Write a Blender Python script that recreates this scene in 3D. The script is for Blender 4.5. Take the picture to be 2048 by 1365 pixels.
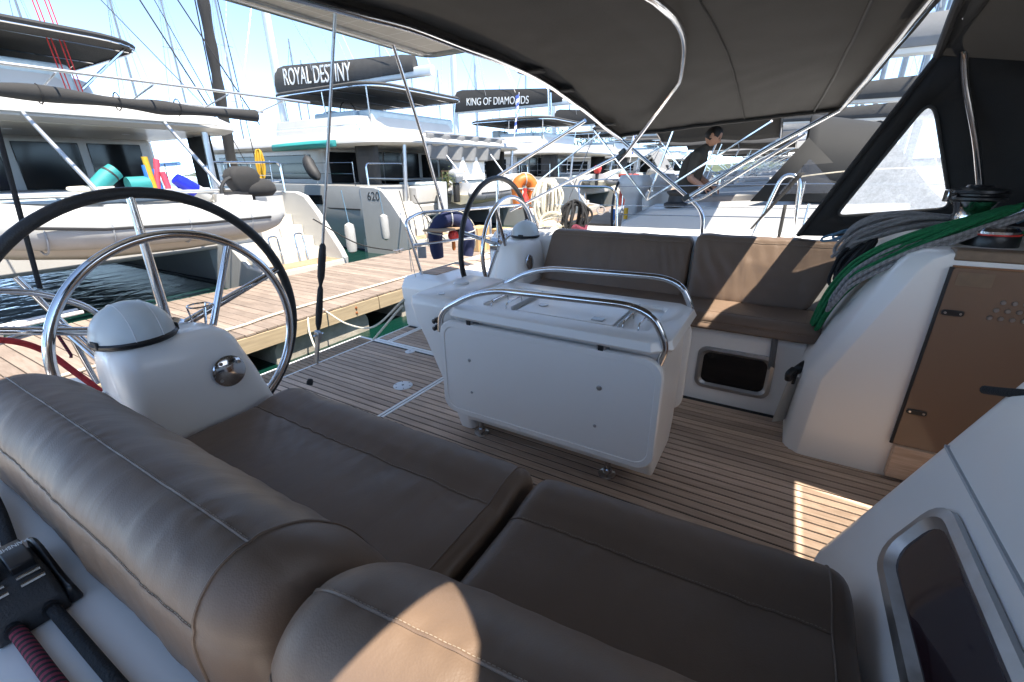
import bpy, bmesh, math, random
from mathutils import Vector, Matrix, noise
R = math.radians
random.seed(7)
for o in list(bpy.data.objects):
    bpy.data.objects.remove(o)
scene = bpy.context.scene
C = scene.collection

# ---------------------------------------------------------------- camera
cam = bpy.data.cameras.new("camera")
cam.lens = 15.645
cam.sensor_width = 36
cam.sensor_fit = 'HORIZONTAL'
cam.clip_start = 0.02
cam.clip_end = 3000
camo = bpy.data.objects.new("camera", cam)
C.objects.link(camo)
yaw, pit, rol = R(30.82), R(21.1), R(-.62)
d = Vector((-math.sin(yaw) * math.cos(pit), math.cos(yaw) * math.cos(pit), -math.sin(pit)))
r0 = Vector((math.cos(yaw), math.sin(yaw), 0))
u0 = r0.cross(d)
r = math.cos(rol) * r0 + math.sin(rol) * u0
u = -math.sin(rol) * r0 + math.cos(rol) * u0
m = Matrix((r, u, -d)).transposed().to_4x4()
m.translation = (0, 0, 1.3)
camo.matrix_world = m
scene.camera = camo

# ---------------------------------------------------------------- sky, sun, exposure
SUN = Vector((.46, -.12, 1)).normalized()          # towards the sun
world = bpy.data.worlds.new("World")
scene.world = world
world.use_nodes = True
wn = world.node_tree
bg = wn.nodes['Background']
sky = wn.nodes.new('ShaderNodeTexSky')
sky.sky_type = 'NISHITA'
sky.sun_disc = False
sky.sun_elevation = math.asin(SUN.z)
sky.sun_rotation = math.atan2(SUN.x, SUN.y)
sky.air_density = 1.0
sky.dust_density = 0
sky.ozone_density = 1.6
sky.altitude = 10500
wb = wn.nodes.new('ShaderNodeMix')                 # white balance of the whole sky
wb.data_type = 'RGBA'
wb.blend_type = 'MULTIPLY'
wb.inputs[0].default_value = 1
wb.inputs[7].default_value = (1.08, .98, .80, 1)
wn.links.new(sky.outputs[0], wb.inputs[6])
wn.links.new(wb.outputs[2], bg.inputs[0])
bg.inputs[1].default_value = .15
sl = bpy.data.lights.new("sun", 'SUN')
sl.energy = 2.0
sl.angle = R(.55)
sl.color = (1, .92, .80)
slo = bpy.data.objects.new("sun", sl)
C.objects.link(slo)
slo.rotation_euler = (-SUN).to_track_quat('-Z', 'Y').to_euler()
slo.location = SUN * 60
scene.view_settings.view_transform = 'Standard'
scene.view_settings.look = 'None'
scene.view_settings.exposure = 2.8
scene.view_settings.gamma = 1
scene.view_settings.use_curve_mapping = False
scene.render.engine = 'CYCLES'
scene.cycles.max_bounces = 10
scene.cycles.transparent_max_bounces = 12

# ---------------------------------------------------------------- materials
M = {}
def new_mat(name):
    mt = bpy.data.materials.new(name)
    mt.use_nodes = True
    M[name] = mt
    nt = mt.node_tree
    return mt, nt, nt.nodes['Principled BSDF']
def nd(nt, t, **kw):
    n = nt.nodes.new('ShaderNode' + t)
    for k, v in kw.items():
        if k in n.inputs:
            n.inputs[k].default_value = v
        else:
            setattr(n, k, v)
    return n
def coords(nt, scale=(1, 1, 1), kind='Object', rot=(0, 0, 0)):
    tc = nd(nt, 'TexCoord')
    mp = nd(nt, 'Mapping')
    mp.inputs['Scale'].default_value = scale
    mp.inputs['Rotation'].default_value = rot
    nt.links.new(tc.outputs[kind], mp.inputs[0])
    return mp.outputs[0]
def ramp(nt, fac, stops):
    rp = nd(nt, 'ValToRGB')
    el = rp.color_ramp.elements
    while len(el) < len(stops):
        el.new(.5)
    for e, (p, c) in zip(el, stops):
        e.position = p
        e.color = (*c, 1)
    nt.links.new(fac, rp.inputs[0])
    return rp.outputs[0]
def mul(c, k):
    return tuple(max(0, min(1, x * k)) for x in c)
def plain(name, col, rough=.5, metal=0, var=.12, scale=6, bump=0, bscale=60, stretch=(1, 1, 1), coat=0, spec=None, rand=0, rvar=.0, sheen=0):
    mt, nt, b = new_mat(name)
    v = coords(nt, stretch)
    nz = nd(nt, 'TexNoise', Scale=scale, Detail=6, Roughness=.6)
    nt.links.new(v, nz.inputs['Vector'])
    c = ramp(nt, nz.outputs['Fac'], [(.3, mul(col, 1 - var)), (.7, mul(col, 1 + var))])
    if rand:
        oi = nd(nt, 'ObjectInfo')
        mr = nd(nt, 'MapRange')
        mr.inputs['To Min'].default_value = 1 - rand
        mr.inputs['To Max'].default_value = 1 + rand
        nt.links.new(oi.outputs['Random'], mr.inputs[0])
        hs = nd(nt, 'HueSaturation')
        nt.links.new(mr.outputs[0], hs.inputs['Value'])
        nt.links.new(c, hs.inputs['Color'])
        c = hs.outputs[0]
    nt.links.new(c, b.inputs['Base Color'])
    b.inputs['Roughness'].default_value = rough
    if rvar:
        mr2 = nd(nt, 'MapRange')
        mr2.inputs['From Min'].default_value = .3
        mr2.inputs['From Max'].default_value = .7
        mr2.inputs['To Min'].default_value = max(0, rough - rvar)
        mr2.inputs['To Max'].default_value = rough + rvar
        nt.links.new(nz.outputs['Fac'], mr2.inputs[0])
        nt.links.new(mr2.outputs[0], b.inputs['Roughness'])
    b.inputs['Metallic'].default_value = metal
    b.inputs['Coat Weight'].default_value = coat
    b.inputs['Coat Roughness'].default_value = .08
    b.inputs['Sheen Weight'].default_value = sheen
    if spec is not None:
        b.inputs['Specular IOR Level'].default_value = spec
    if bump:
        n2 = nd(nt, 'TexNoise', Scale=bscale, Detail=4)
        nt.links.new(v, n2.inputs['Vector'])
        bp = nd(nt, 'Bump', Strength=bump, Distance=.01)
        nt.links.new(n2.outputs['Fac'], bp.inputs['Height'])
        nt.links.new(bp.outputs[0], b.inputs['Normal'])
    return mt

plain('gelcoat', (.87, .84, .795), .32, var=.02, scale=1.5, coat=.2, rvar=.05)
plain('gelcoat_nonskid', (.72, .73, .73), .6, var=.05, scale=4, bump=.15, bscale=300)
plain('gelcoat_warm', (.56, .53, .47), .35, var=.04, scale=2, coat=.2)
plain('gelcoat_grey', (.48, .50, .51), .4, var=.05, scale=2)
plain('cushion_blue_grey', (.42, .50, .53), .75, var=.08, scale=5, bump=.1)
plain('steel', (.62, .62, .63), .13, metal=1, var=.05, scale=9, rvar=.06)
plain('steel_dull', (.45, .45, .45), .38, metal=1, var=.12, scale=18, rvar=.1)
plain('alu', (.62, .64, .66), .38, metal=.9, var=.08, scale=3)
plain('black_leather', (.012, .012, .013), .42, var=.3, scale=60, bump=.25, bscale=220)
plain('black_plastic', (.015, .015, .016), .35, var=.2)
plain('rubber', (.02, .02, .021), .65, var=.2)
plain('canvas_deep', (.012, .012, .0118), .85, var=.12, scale=5)
plain('canvas_black', (.022, .021, .0205), .85, var=.12, scale=7, bump=.25, bscale=320, sheen=.05)
mt = plain('canvas_canopy', (.019, .0188, .0186), .85, var=.14, scale=5, bump=.3, bscale=340)
nt = mt.node_tree                                   # woven acrylic lets a little sun through
tlc = nd(nt, 'BsdfTranslucent'); tlc.inputs[0].default_value = (.95, .88, .80, 1)
mxc = nd(nt, 'MixShader'); mxc.inputs[0].default_value = .005
nt.links.new(nt.nodes['Principled BSDF'].outputs[0], mxc.inputs[1]); nt.links.new(tlc.outputs[0], mxc.inputs[2])
nt.links.new(mxc.outputs[0], nt.nodes['Material Output'].inputs[0])
plain('canvas_dark', (.045, .044, .043), .85, var=.14, scale=5, bump=.2, bscale=320)
plain('canvas_grey', (.17, .17, .17), .85, var=.12, scale=5, bump=.2, bscale=200)
plain('canvas_navy', (.012, .018, .065), .8, var=.15, bump=.2, bscale=150)
plain('canvas_blue', (.10, .22, .45), .8, var=.2, scale=3)
plain('canvas_white', (.7, .7, .68), .8, var=.06)
plain('caulk', (.012, .011, .011), .7)
plain('concrete', (.34, .31, .26), .85, var=.25, scale=5, bump=.5, bscale=40)
plain('fascia_wood', (.34, .265, .17), .8, var=.18, scale=4, stretch=(1, .6, 7), bump=.2, bscale=30)
plain('rust', (.25, .09, .03), .8, var=.4, scale=30)
plain('orange', (.55, .15, .02), .5, var=.12, scale=5)
plain('red_plastic', (.6, .04, .03), .5, var=.15)
plain('brick_red', (.28, .05, .035), .6, var=.15)
plain('cream', (.68, .52, .26), .6, var=.12)
plain('teal', (.02, .22, .215), .6, var=.12)
plain('yellow', (.52, .31, .02), .6, var=.12)
plain('pink', (.6, .06, .10), .6, var=.12)
plain('blue_foam', (.03, .16, .5), .6, var=.12)
plain('royal_blue', (.01, .02, .45), .4, var=.12)
plain('hypalon', (.40, .40, .385), .55, var=.08, scale=4, bump=.1, bscale=30)
plain('hypalon_grey', (.30, .31, .32), .55, var=.08)
plain('hull_cream', (.62, .57, .42), .55, var=.18, scale=5)
plain('hull_paint', (.44, .435, .415), .28, var=.06, scale=1.6, coat=.3)
plain('boat_white', (.46, .45, .43), .35, var=.06, scale=1.1, coat=.15, rvar=.06)
plain('antifoul', (.015, .02, .03), .7, var=.3)
plain('mast_paint', (.60, .63, .64), .35, var=.06, scale=2)
plain('mast_grey', (.22, .23, .24), .4, metal=.5, var=.1)
plain('rope_white', (.62, .57, .46), .9, var=.2, scale=40, bump=.5, bscale=200)
plain('rope_grey', (.24, .225, .22), .9, var=.22, scale=70, bump=.5, bscale=260)
plain('rope_green', (.008, .165, .055), .8, var=.3, scale=60, bump=.5, bscale=260)
plain('rope_black', (.012, .012, .013), .85, var=.25, scale=60, bump=.4, bscale=260)
plain('rope_red', (.45, .03, .03), .8, var=.2, scale=60, bump=.4, bscale=260)
plain('rope_blue', (.10, .19, .27), .85, var=.2, scale=50, bump=.4, bscale=260)
plain('skin', (.42, .22, .14), .55, var=.12, scale=9)
plain('hair', (.012, .010, .009), .6, var=.3, scale=40, bump=.4, bscale=80)
plain('tshirt', (.055, .046, .034), .9, var=.2, scale=6, bump=.25, bscale=16)
plain('shorts', (.32, .33, .36), .9, var=.15, scale=6)
plain('white_plastic', (.72, .72, .72), .4, var=.05)
plain('white_print', (.72, .72, .70), .8, var=.03)
plain('black_print', (.03, .03, .03), .7, var=.03)
plain('trim_brown', (.20, .135, .085), .5, var=.15, scale=5, stretch=(6, 1, 6))
plain('cabin_wood', (.30, .13, .05), .45, var=.2, scale=3, stretch=(5, 1, 5))
plain('stitch', (.33, .27, .21), .8, var=.2, scale=200)
plain('bark', (.10, .075, .05), .9, var=.3)
plain('terracotta', (.02, .02, .02), .7)
plain('wicker', (.20, .13, .08), .8, var=.3, scale=30)
plain('box_card', (.50, .32, .15), .8, var=.15)
plain('far_land', (.07, .09, .05), .95, var=.3, scale=.3)
plain('quay', (.40, .37, .32), .9, var=.15, scale=1)

def wood(name, c1, c2, rand, stretch, rough=.7, sc=3.0):
    mt, nt, b = new_mat(name)
    oi = nd(nt, 'ObjectInfo')
    tc = nd(nt, 'TexCoord')
    add = nd(nt, 'VectorMath', operation='ADD')
    sx = nd(nt, 'CombineXYZ')
    ml = nd(nt, 'Math', operation='MULTIPLY')
    ml.inputs[1].default_value = 37
    nt.links.new(oi.outputs['Random'], ml.inputs[0])
    for i in range(3):
        nt.links.new(ml.outputs[0], sx.inputs[i])
    nt.links.new(tc.outputs['Object'], add.inputs[0])
    nt.links.new(sx.outputs[0], add.inputs[1])
    mp = nd(nt, 'Mapping')
    mp.inputs['Scale'].default_value = stretch
    nt.links.new(add.outputs[0], mp.inputs[0])
    n1 = nd(nt, 'TexNoise', Scale=sc, Detail=8, Roughness=.65, Distortion=.6)
    nt.links.new(mp.outputs[0], n1.inputs['Vector'])
    n3 = nd(nt, 'TexNoise', Scale=2.2, Detail=3)
    nt.links.new(add.outputs[0], n3.inputs['Vector'])
    c = ramp(nt, n1.outputs['Fac'], [(.28, c1), (.72, c2)])
    mx = nd(nt, 'Mix', data_type='RGBA', blend_type='MULTIPLY')
    mx.inputs[0].default_value = .8
    sp = ramp(nt, n3.outputs['Fac'], [(.35, (.72, .72, .72)), (.62, (1, 1, 1))])
    nt.links.new(c, mx.inputs[6])
    nt.links.new(sp, mx.inputs[7])
    mr = nd(nt, 'MapRange')
    mr.inputs['To Min'].default_value = 1 - rand
    mr.inputs['To Max'].default_value = 1 + rand
    nt.links.new(oi.outputs['Random'], mr.inputs[0])
    hs = nd(nt, 'HueSaturation')
    nt.links.new(mr.outputs[0], hs.inputs['Value'])
    nt.links.new(mx.outputs[2], hs.inputs['Color'])
    nt.links.new(hs.outputs[0], b.inputs['Base Color'])
    b.inputs['Roughness'].default_value = rough
    bp = nd(nt, 'Bump', Strength=.25, Distance=.004)
    nt.links.new(n1.outputs['Fac'], bp.inputs['Height'])
    nt.links.new(bp.outputs[0], b.inputs['Normal'])
wood('teak', (.46, .315, .22), (.70, .52, .39), .18, (2, 26, 26))
wood('dock_wood', (.185, .14, .108), (.295, .235, .195), .2, (1.4, 14, 14), .8)
wood('teak_far', (.26, .165, .095), (.40, .275, .175), .1, (2, 20, 20), .8)

def leather(name, base):
    mt, nt, b = new_mat(name)
    v = coords(nt)
    n1 = nd(nt, 'TexNoise', Scale=4, Detail=5)
    nt.links.new(v, n1.inputs['Vector'])
    c = ramp(nt, n1.outputs['Fac'], [(.3, mul(base, .86)), (.7, mul(base, 1.12))])
    nt.links.new(c, b.inputs['Base Color'])
    b.inputs['Roughness'].default_value = .46
    b.inputs['Specular IOR Level'].default_value = .42
    mr = nd(nt, 'MapRange')
    mr.inputs['To Min'].default_value = .36
    mr.inputs['To Max'].default_value = .58
    nt.links.new(n1.outputs['Fac'], mr.inputs[0])
    nt.links.new(mr.outputs[0], b.inputs['Roughness'])
    vo = nd(nt, 'TexVoronoi', Scale=420)
    nt.links.new(v, vo.inputs['Vector'])
    b1 = nd(nt, 'Bump', Strength=.10, Distance=.002)
    nt.links.new(vo.outputs['Distance'], b1.inputs['Height'])
    v2 = coords(nt, (9, 3.0, 3.0))
    n2 = nd(nt, 'TexNoise', Scale=2.2, Detail=3, Distortion=.4)
    nt.links.new(v2, n2.inputs['Vector'])
    b2 = nd(nt, 'Bump', Strength=.12, Distance=.02)
    nt.links.new(n2.outputs['Fac'], b2.inputs['Height'])
    nt.links.new(b1.outputs[0], b2.inputs['Normal'])
    nt.links.new(b2.outputs[0], b.inputs['Normal'])
leather('vinyl_brown', (.165, .112, .078))

def banded(name, c1, c2, scale, direction='X', rough=.85):
    mt, nt, b = new_mat(name)
    uv = nd(nt, 'UVMap')
    sp = nd(nt, 'SeparateXYZ')
    nt.links.new(uv.outputs[0], sp.inputs[0])
    a = nd(nt, 'Math', operation='MULTIPLY')
    a.inputs[1].default_value = scale
    nt.links.new(sp.outputs[1 if direction == 'X' else 0], a.inputs[0])
    ad = nd(nt, 'Math', operation='ADD')
    nt.links.new(a.outputs[0], ad.inputs[0])
    nt.links.new(sp.outputs[0], ad.inputs[1])
    fr = nd(nt, 'Math', operation='FRACT')
    nt.links.new(ad.outputs[0], fr.inputs[0])
    c = ramp(nt, fr.outputs[0], [(.0, c1), (.5, c1), (.56, c2), (.95, c2)])
    nt.links.new(c, b.inputs['Base Color'])
    b.inputs['Roughness'].default_value = rough
    nz = nd(nt, 'TexNoise', Scale=300)
    bp = nd(nt, 'Bump', Strength=.4, Distance=.004)
    nt.links.new(nz.outputs['Fac'], bp.inputs['Height'])
    nt.links.new(bp.outputs[0], b.inputs['Normal'])
banded('rope_maroon', (.20, .018, .045), (.012, .008, .012), 90)
banded('rope_fleck', (.30, .29, .285), (.22, .21, .21), 40)

def glassy(name, col, alpha, rough=.08, trans=0, spec=.5):
    mt, nt, b = new_mat(name)
    b.inputs['Base Color'].default_value = (*col, 1)
    b.inputs['Roughness'].default_value = rough
    b.inputs['Alpha'].default_value = alpha
    b.inputs['Specular IOR Level'].default_value = spec
    return mt
glassy('pane_dark', (.006, .006, .007), 1, .06)
glassy('pane_cat', (.010, .011, .012), 1, .10, spec=.3)
glassy('pane_wine', (.022, .010, .014), 1, .07)
glassy('clear_vinyl_far', (.10, .10, .105), .45, .15)
mt, nt, b = new_mat('smoked_acrylic')
b.inputs['Base Color'].default_value = (.27, .175, .12, 1)
b.inputs['Roughness'].default_value = .07
b.inputs['Alpha'].default_value = .72
mt, nt, b = new_mat('vinyl_window')                 # scuffed, milky clear vinyl
v = coords(nt, (1, 1, 1))
n1 = nd(nt, 'TexNoise', Scale=16, Detail=9, Roughness=.75, Distortion=1.2)
n2 = nd(nt, 'TexNoise', Scale=90, Detail=4, Roughness=.8)
nt.links.new(v, n1.inputs[0]); nt.links.new(v, n2.inputs[0])
ad = nd(nt, 'Math', operation='MULTIPLY')
nt.links.new(n1.outputs[0], ad.inputs[0]); nt.links.new(n2.outputs[0], ad.inputs[1])
mr = nd(nt, 'MapRange')
mr.inputs['From Min'].default_value = .12; mr.inputs['From Max'].default_value = .38
mr.inputs['To Min'].default_value = .42; mr.inputs['To Max'].default_value = .72
nt.links.new(ad.outputs[0], mr.inputs[0])
tl = nd(nt, 'BsdfTranslucent'); tl.inputs[0].default_value = (.86, .90, .93, 1)
df = nd(nt, 'BsdfDiffuse'); df.inputs[0].default_value = (.7, .74, .78, 1)
ms = nd(nt, 'MixShader'); ms.inputs[0].default_value = .22
nt.links.new(tl.outputs[0], ms.inputs[1]); nt.links.new(df.outputs[0], ms.inputs[2])
tp = nd(nt, 'BsdfTransparent')
ms2 = nd(nt, 'MixShader')
nt.links.new(mr.outputs[0], ms2.inputs[0])
nt.links.new(tp.outputs[0], ms2.inputs[1]); nt.links.new(ms.outputs[0], ms2.inputs[2])
gl = nd(nt, 'BsdfGlossy'); gl.inputs['Roughness'].default_value = .12
ms3 = nd(nt, 'MixShader'); ms3.inputs[0].default_value = .06
nt.links.new(ms2.outputs[0], ms3.inputs[1]); nt.links.new(gl.outputs[0], ms3.inputs[2])
nt.links.new(ms3.outputs[0], nt.nodes['Material Output'].inputs[0])
mt, nt, b = new_mat('clear_vinyl')
b.inputs['Base Color'].default_value = (.9, .93, .95, 1)
b.inputs['Alpha'].default_value = .18
b.inputs['Roughness'].default_value = .1
mt, nt, b = new_mat('dome_cover')
b.inputs['Base Color'].default_value = (.62, .66, .66, 1)
b.inputs['Roughness'].default_value = .30
b.inputs['Transmission Weight'].default_value = .12

mt, nt, b = new_mat('water')
b.inputs['Base Color'].default_value = (.003, .024, .018, 1)
b.inputs['Roughness'].default_value = .05
b.inputs['IOR'].default_value = 1.33
v = coords(nt, (1.1, .8, 1))
n1 = nd(nt, 'TexNoise', Scale=2.6, Detail=4, Roughness=.5, Distortion=.6)
nt.links.new(v, n1.inputs['Vector'])
bp = nd(nt, 'Bump', Strength=.22, Distance=.10)
nt.links.new(n1.outputs['Fac'], bp.inputs['Height'])
nt.links.new(bp.outputs[0], b.inputs['Normal'])

mt, nt, b = new_mat('flag')                          # blue and white stripes, generated coordinates
tc = nd(nt, 'TexCoord'); sp = nd(nt, 'SeparateXYZ')
nt.links.new(tc.outputs['UV'], sp.inputs[0])
a = nd(nt, 'Math', operation='MULTIPLY'); a.inputs[1].default_value = 4.5
nt.links.new(sp.outputs[1], a.inputs[0])
fr = nd(nt, 'Math', operation='FRACT'); nt.links.new(a.outputs[0], fr.inputs[0])
c = ramp(nt, fr.outputs[0], [(.0, (.05, .10, .35)), (.49, (.05, .10, .35)), (.51, (.7, .72, .75)), (1, (.7, .72, .75))])
nt.links.new(c, b.inputs['Base Color']); b.inputs['Roughness'].default_value = .8

mt, nt, b = new_mat('solar_under')
b.inputs['Roughness'].default_value = .5
bk = nd(nt, 'TexBrick'); bk.offset = 0
bk.inputs['Color1'].default_value = (.56, .54, .49, 1); bk.inputs['Color2'].default_value = (.53, .51, .47, 1)
bk.inputs['Mortar'].default_value = (.70, .69, .66, 1)
bk.inputs['Scale'].default_value = 1; bk.inputs['Mortar Size'].default_value = .004
bk.inputs['Brick Width'].default_value = .157; bk.inputs['Row Height'].default_value = .157
nt.links.new(coords(nt), bk.inputs['Vector'])
nt.links.new(bk.outputs[0], b.inputs['Base Color'])

def leafmat(name, a_, b_):
    mt, nt, b = new_mat(name)
    n1 = nd(nt, 'TexNoise', Scale=1.3, Detail=3)
    nt.links.new(coords(nt), n1.inputs['Vector'])
    c = ramp(nt, n1.outputs['Fac'], [(.35, a_), (.65, b_)])
    nt.links.new(c, b.inputs['Base Color'])
    b.inputs['Roughness'].default_value = .7
leafmat('leaves', (.045, .07, .02), (.11, .13, .045))

# ---------------------------------------------------------------- mesh helpers
W = {}
def catmull(pts, n=8, closed=False):
    P = [Vector(p) for p in pts]
    out = []
    N = len(P)
    for i in range(N if closed else N - 1):
        p0 = P[(i - 1) % N] if closed or i > 0 else P[0] * 2 - P[1]
        p1 = P[i]
        p2 = P[(i + 1) % N]
        p3 = P[(i + 2) % N] if closed or i + 2 < N else P[-1] * 2 - P[-2]
        for k in range(n):
            t = k / n
            out.append(.5 * ((2 * p1) + (p2 - p0) * t + (2 * p0 - 5 * p1 + 4 * p2 - p3) * t * t + (3 * p1 - p0 - 3 * p2 + p3) * t ** 3))
    if not closed:
        out.append(P[-1])
    return out
def arc_corners(pts, rad, n=6):
    """polyline with rounded corners"""
    P = [Vector(p) for p in pts]
    out = [P[0]]
    for i in range(1, len(P) - 1):
        a, b, c = P[i - 1], P[i], P[i + 1]
        rr = rad[i - 1] if isinstance(rad, (list, tuple)) else rad
        l1 = min(rr, (a - b).length * .48)
        l2 = min(rr, (c - b).length * .48)
        s = b + (a - b).normalized() * l1
        e = b + (c - b).normalized() * l2
        for k in range(n + 1):
            t = k / n
            out.append(s * (1 - t) ** 2 + b * 2 * t * (1 - t) + e * t * t)
    out.append(P[-1])
    return out
def rrect(w, h, rad, n=5):
    out = []
    for cx, cy, a0 in ((w / 2 - rad, h / 2 - rad, 0), (-w / 2 + rad, h / 2 - rad, 90), (-w / 2 + rad, -h / 2 + rad, 180), (w / 2 - rad, -h / 2 + rad, 270)):
        for k in range(n + 1):
            a = R(a0 + 90 * k / n)
            out.append((cx + rad * math.cos(a), cy + rad * math.sin(a)))
    return out

class MB:
    def __init__(s):
        s.v = []
        s.f = []
        s.uv = {}
    def box(s, x0, x1, y0, y1, z0, z1):
        i = len(s.v)
        s.v += [Vector(p) for p in ((x0, y0, z0), (x1, y0, z0), (x1, y1, z0), (x0, y1, z0), (x0, y0, z1), (x1, y0, z1), (x1, y1, z1), (x0, y1, z1))]
        s.f += [tuple(i + k for k in q) for q in ((0, 3, 2, 1), (4, 5, 6, 7), (0, 1, 5, 4), (1, 2, 6, 5), (2, 3, 7, 6), (3, 0, 4, 7))]
        return s
    def obox(s, c, size, ax=(1, 0, 0), up=(0, 0, 1)):
        ax = Vector(ax).normalized()
        up = Vector(up)
        sd = up.cross(ax).normalized()
        up = ax.cross(sd).normalized()
        c = Vector(c)
        i = len(s.v)
        for z in (-1, 1):
            for a, b in ((-1, -1), (1, -1), (1, 1), (-1, 1)):
                s.v.append(c + ax * a * size[0] / 2 + sd * b * size[1] / 2 + up * z * size[2] / 2)
        s.f += [tuple(i + k for k in q) for q in ((0, 3, 2, 1), (4, 5, 6, 7), (0, 1, 5, 4), (1, 2, 6, 5), (2, 3, 7, 6), (3, 0, 4, 7))]
        return s
    def rings(s, rings, close=True, cap=True, loop=False):
        n = len(rings[0])
        i = len(s.v)
        for q in rings:
            s.v += [Vector(p) for p in q]
        m_ = len(rings)
        for a in range(m_ if loop else m_ - 1):
            b = (a + 1) % m_
            for k in range(n if close else n - 1):
                k2 = (k + 1) % n
                s.f.append((i + a * n + k, i + a * n + k2, i + b * n + k2, i + b * n + k))
        if cap and not loop and close:
            s.f.append(tuple(i + k for k in reversed(range(n))))
            s.f.append(tuple(i + (m_ - 1) * n + k for k in range(n)))
        return s
    def tube(s, pts, rad, n=8, closed=False, cap=True, flat=None):
        P = [Vector(p) for p in pts]
        N = len(P)
        T = []
        for k in range(N):
            if closed:
                t = P[(k + 1) % N] - P[k - 1]
            else:
                t = P[min(k + 1, N - 1)] - P[max(k - 1, 0)]
            T.append(t.normalized() if t.length > 1e-9 else Vector((0, 0, 1)))
        a = Vector((0, 0, 1)) if abs(T[0].z) < .9 else Vector((1, 0, 0))
        nrm = (a - T[0] * a.dot(T[0])).normalized()
        rg = []
        i0 = len(s.v)
        ln = 0
        lens = []
        for k in range(N):
            if k:
                nrm = (nrm - T[k] * nrm.dot(T[k]))
                nrm = nrm.normalized() if nrm.length > 1e-6 else T[k].orthogonal().normalized()
                ln += (P[k] - P[k - 1]).length
            lens.append(ln)
            bn = T[k].cross(nrm)
            rr = rad[k] if isinstance(rad, (list, tuple)) else rad
            rg.append([P[k] + (nrm * math.cos(2 * math.pi * j / n) + bn * math.sin(2 * math.pi * j / n)) * rr for j in range(n)])
        s.rings(rg, True, cap, closed)
        for k in range(N):
            for j in range(n):
                s.uv[i0 + k * n + j] = (j / n, lens[k])
        return s
    def prism(s, poly, axis, a, b):
        """poly: 2D points; axis 0: (y,z)  1: (x,z)  2: (x,y)"""
        def P(q, t):
            return {0: (t, q[0], q[1]), 1: (q[0], t, q[1]), 2: (q[0], q[1], t)}[axis]
        return s.rings([[P(q, a) for q in poly], [P(q, b) for q in poly]])
    def lathe(s, prof, c, ax=(0, 0, 1), n=20, cap=True):
        ax = Vector(ax).normalized()
        e1 = ax.orthogonal().normalized()
        e2 = ax.cross(e1)
        c = Vector(c)
        return s.rings([[c + ax * h + (e1 * math.cos(2 * math.pi * k / n) + e2 * math.sin(2 * math.pi * k / n)) * max(rr, 1e-4) for k in range(n)] for rr, h in prof], True, cap)
    def grid(s, nu, nv, f):
        i = len(s.v)
        for a in range(nu):
            for b in range(nv):
                s.v.append(Vector(f(a / (nu - 1), b / (nv - 1))))
                s.uv[len(s.v) - 1] = (a / (nu - 1), b / (nv - 1))
        for a in range(nu - 1):
            for b in range(nv - 1):
                k = i + a * nv + b
                s.f.append((k, k + nv, k + nv + 1, k + 1))
        return s
    def slab(s, nu, nv, f, th):
        """grid with thickness along -normal approximated by offset vector th"""
        i = len(s.v)
        s.grid(nu, nv, f)
        j = len(s.v)
        t = Vector(th)
        s.v += [p + t for p in s.v[i:j]]
        q = j - i
        for fc in list(s.f[-(nu - 1) * (nv - 1):]):
            s.f.append(tuple(k + q for k in reversed(fc)))
        def idx(a, b):
            return i + a * nv + b
        edge = [idx(a, 0) for a in range(nu)] + [idx(nu - 1, b) for b in range(1, nv)] + [idx(a, nv - 1) for a in range(nu - 2, -1, -1)] + [idx(0, b) for b in range(nv - 2, 0, -1)]
        for k in range(len(edge)):
            a, b = edge[k], edge[(k + 1) % len(edge)]
            s.f.append((b, a, a + q, b + q))
        return s
    def ring_plate(s, outer, inner, place, depth):
        """flat ring between two outlines (same count), place(u,v,h)->3D, bevelled inward lip"""
        n = len(outer)
        rg = [[place(x, y, 0) for x, y in outer], [place(x, y, depth) for x, y in [(a * .985, b * .985) for a, b in outer]],
              [place(x, y, depth) for x, y in [(a * 1.02, b * 1.02) for a, b in inner]], [place(x, y, -.0) for x, y in inner]]
        return s.rings(rg, True, False)
    def xform(s, mtx):
        s.v = [mtx @ p for p in s.v]
        return s
    def build(s, name, mat, parent=None, smooth=38, bevel=None, sub=0, seg=2, local=False, fixn=True, solid=None):
        me = bpy.data.meshes.new(name)
        lo = Vector((min(p.x for p in s.v), min(p.y for p in s.v), min(p.z for p in s.v)))
        hi = Vector((max(p.x for p in s.v), max(p.y for p in s.v), max(p.z for p in s.v)))
        c = Vector(((lo.x + hi.x) / 2, (lo.y + hi.y) / 2, lo.z))
        me.from_pydata([p - c for p in s.v], [], s.f)
        if s.uv:
            ul = me.uv_layers.new(name='UVMap')
            for lp in me.loops:
                ul.data[lp.index].uv = s.uv.get(lp.vertex_index, (0, 0))
            # wrap u seams
            for pl in me.polygons:
                us = [ul.data[k].uv[0] for k in pl.loop_indices]
                if max(us) - min(us) > .6:
                    for k in pl.loop_indices:
                        if ul.data[k].uv[0] < .3:
                            ul.data[k].uv[0] += 1
        if fixn:
            bm = bmesh.new()
            bm.from_mesh(me)
            bmesh.ops.recalc_face_normals(bm, faces=bm.faces)
            bm.to_mesh(me)
            bm.free()
        me.polygons.foreach_set('use_smooth', [True] * len(me.polygons))
        if smooth < 180:
            me.set_sharp_from_angle(angle=R(smooth))
        me.materials.append(M[mat] if isinstance(mat, str) else mat)
        o = bpy.data.objects.new(name, me)
        C.objects.link(o)
        if parent is not None:
            pw = W[parent.name]
            o.parent = parent
            if local and parent.type == 'EMPTY':
                wc = pw + c
            else:
                wc = c
            o.location = wc - pw
            W[o.name] = wc
        else:
            o.location = c
            W[o.name] = c.copy()
        if solid:
            md = o.modifiers.new('thick', 'SOLIDIFY')
            md.thickness = solid
            md.offset = 0
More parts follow.
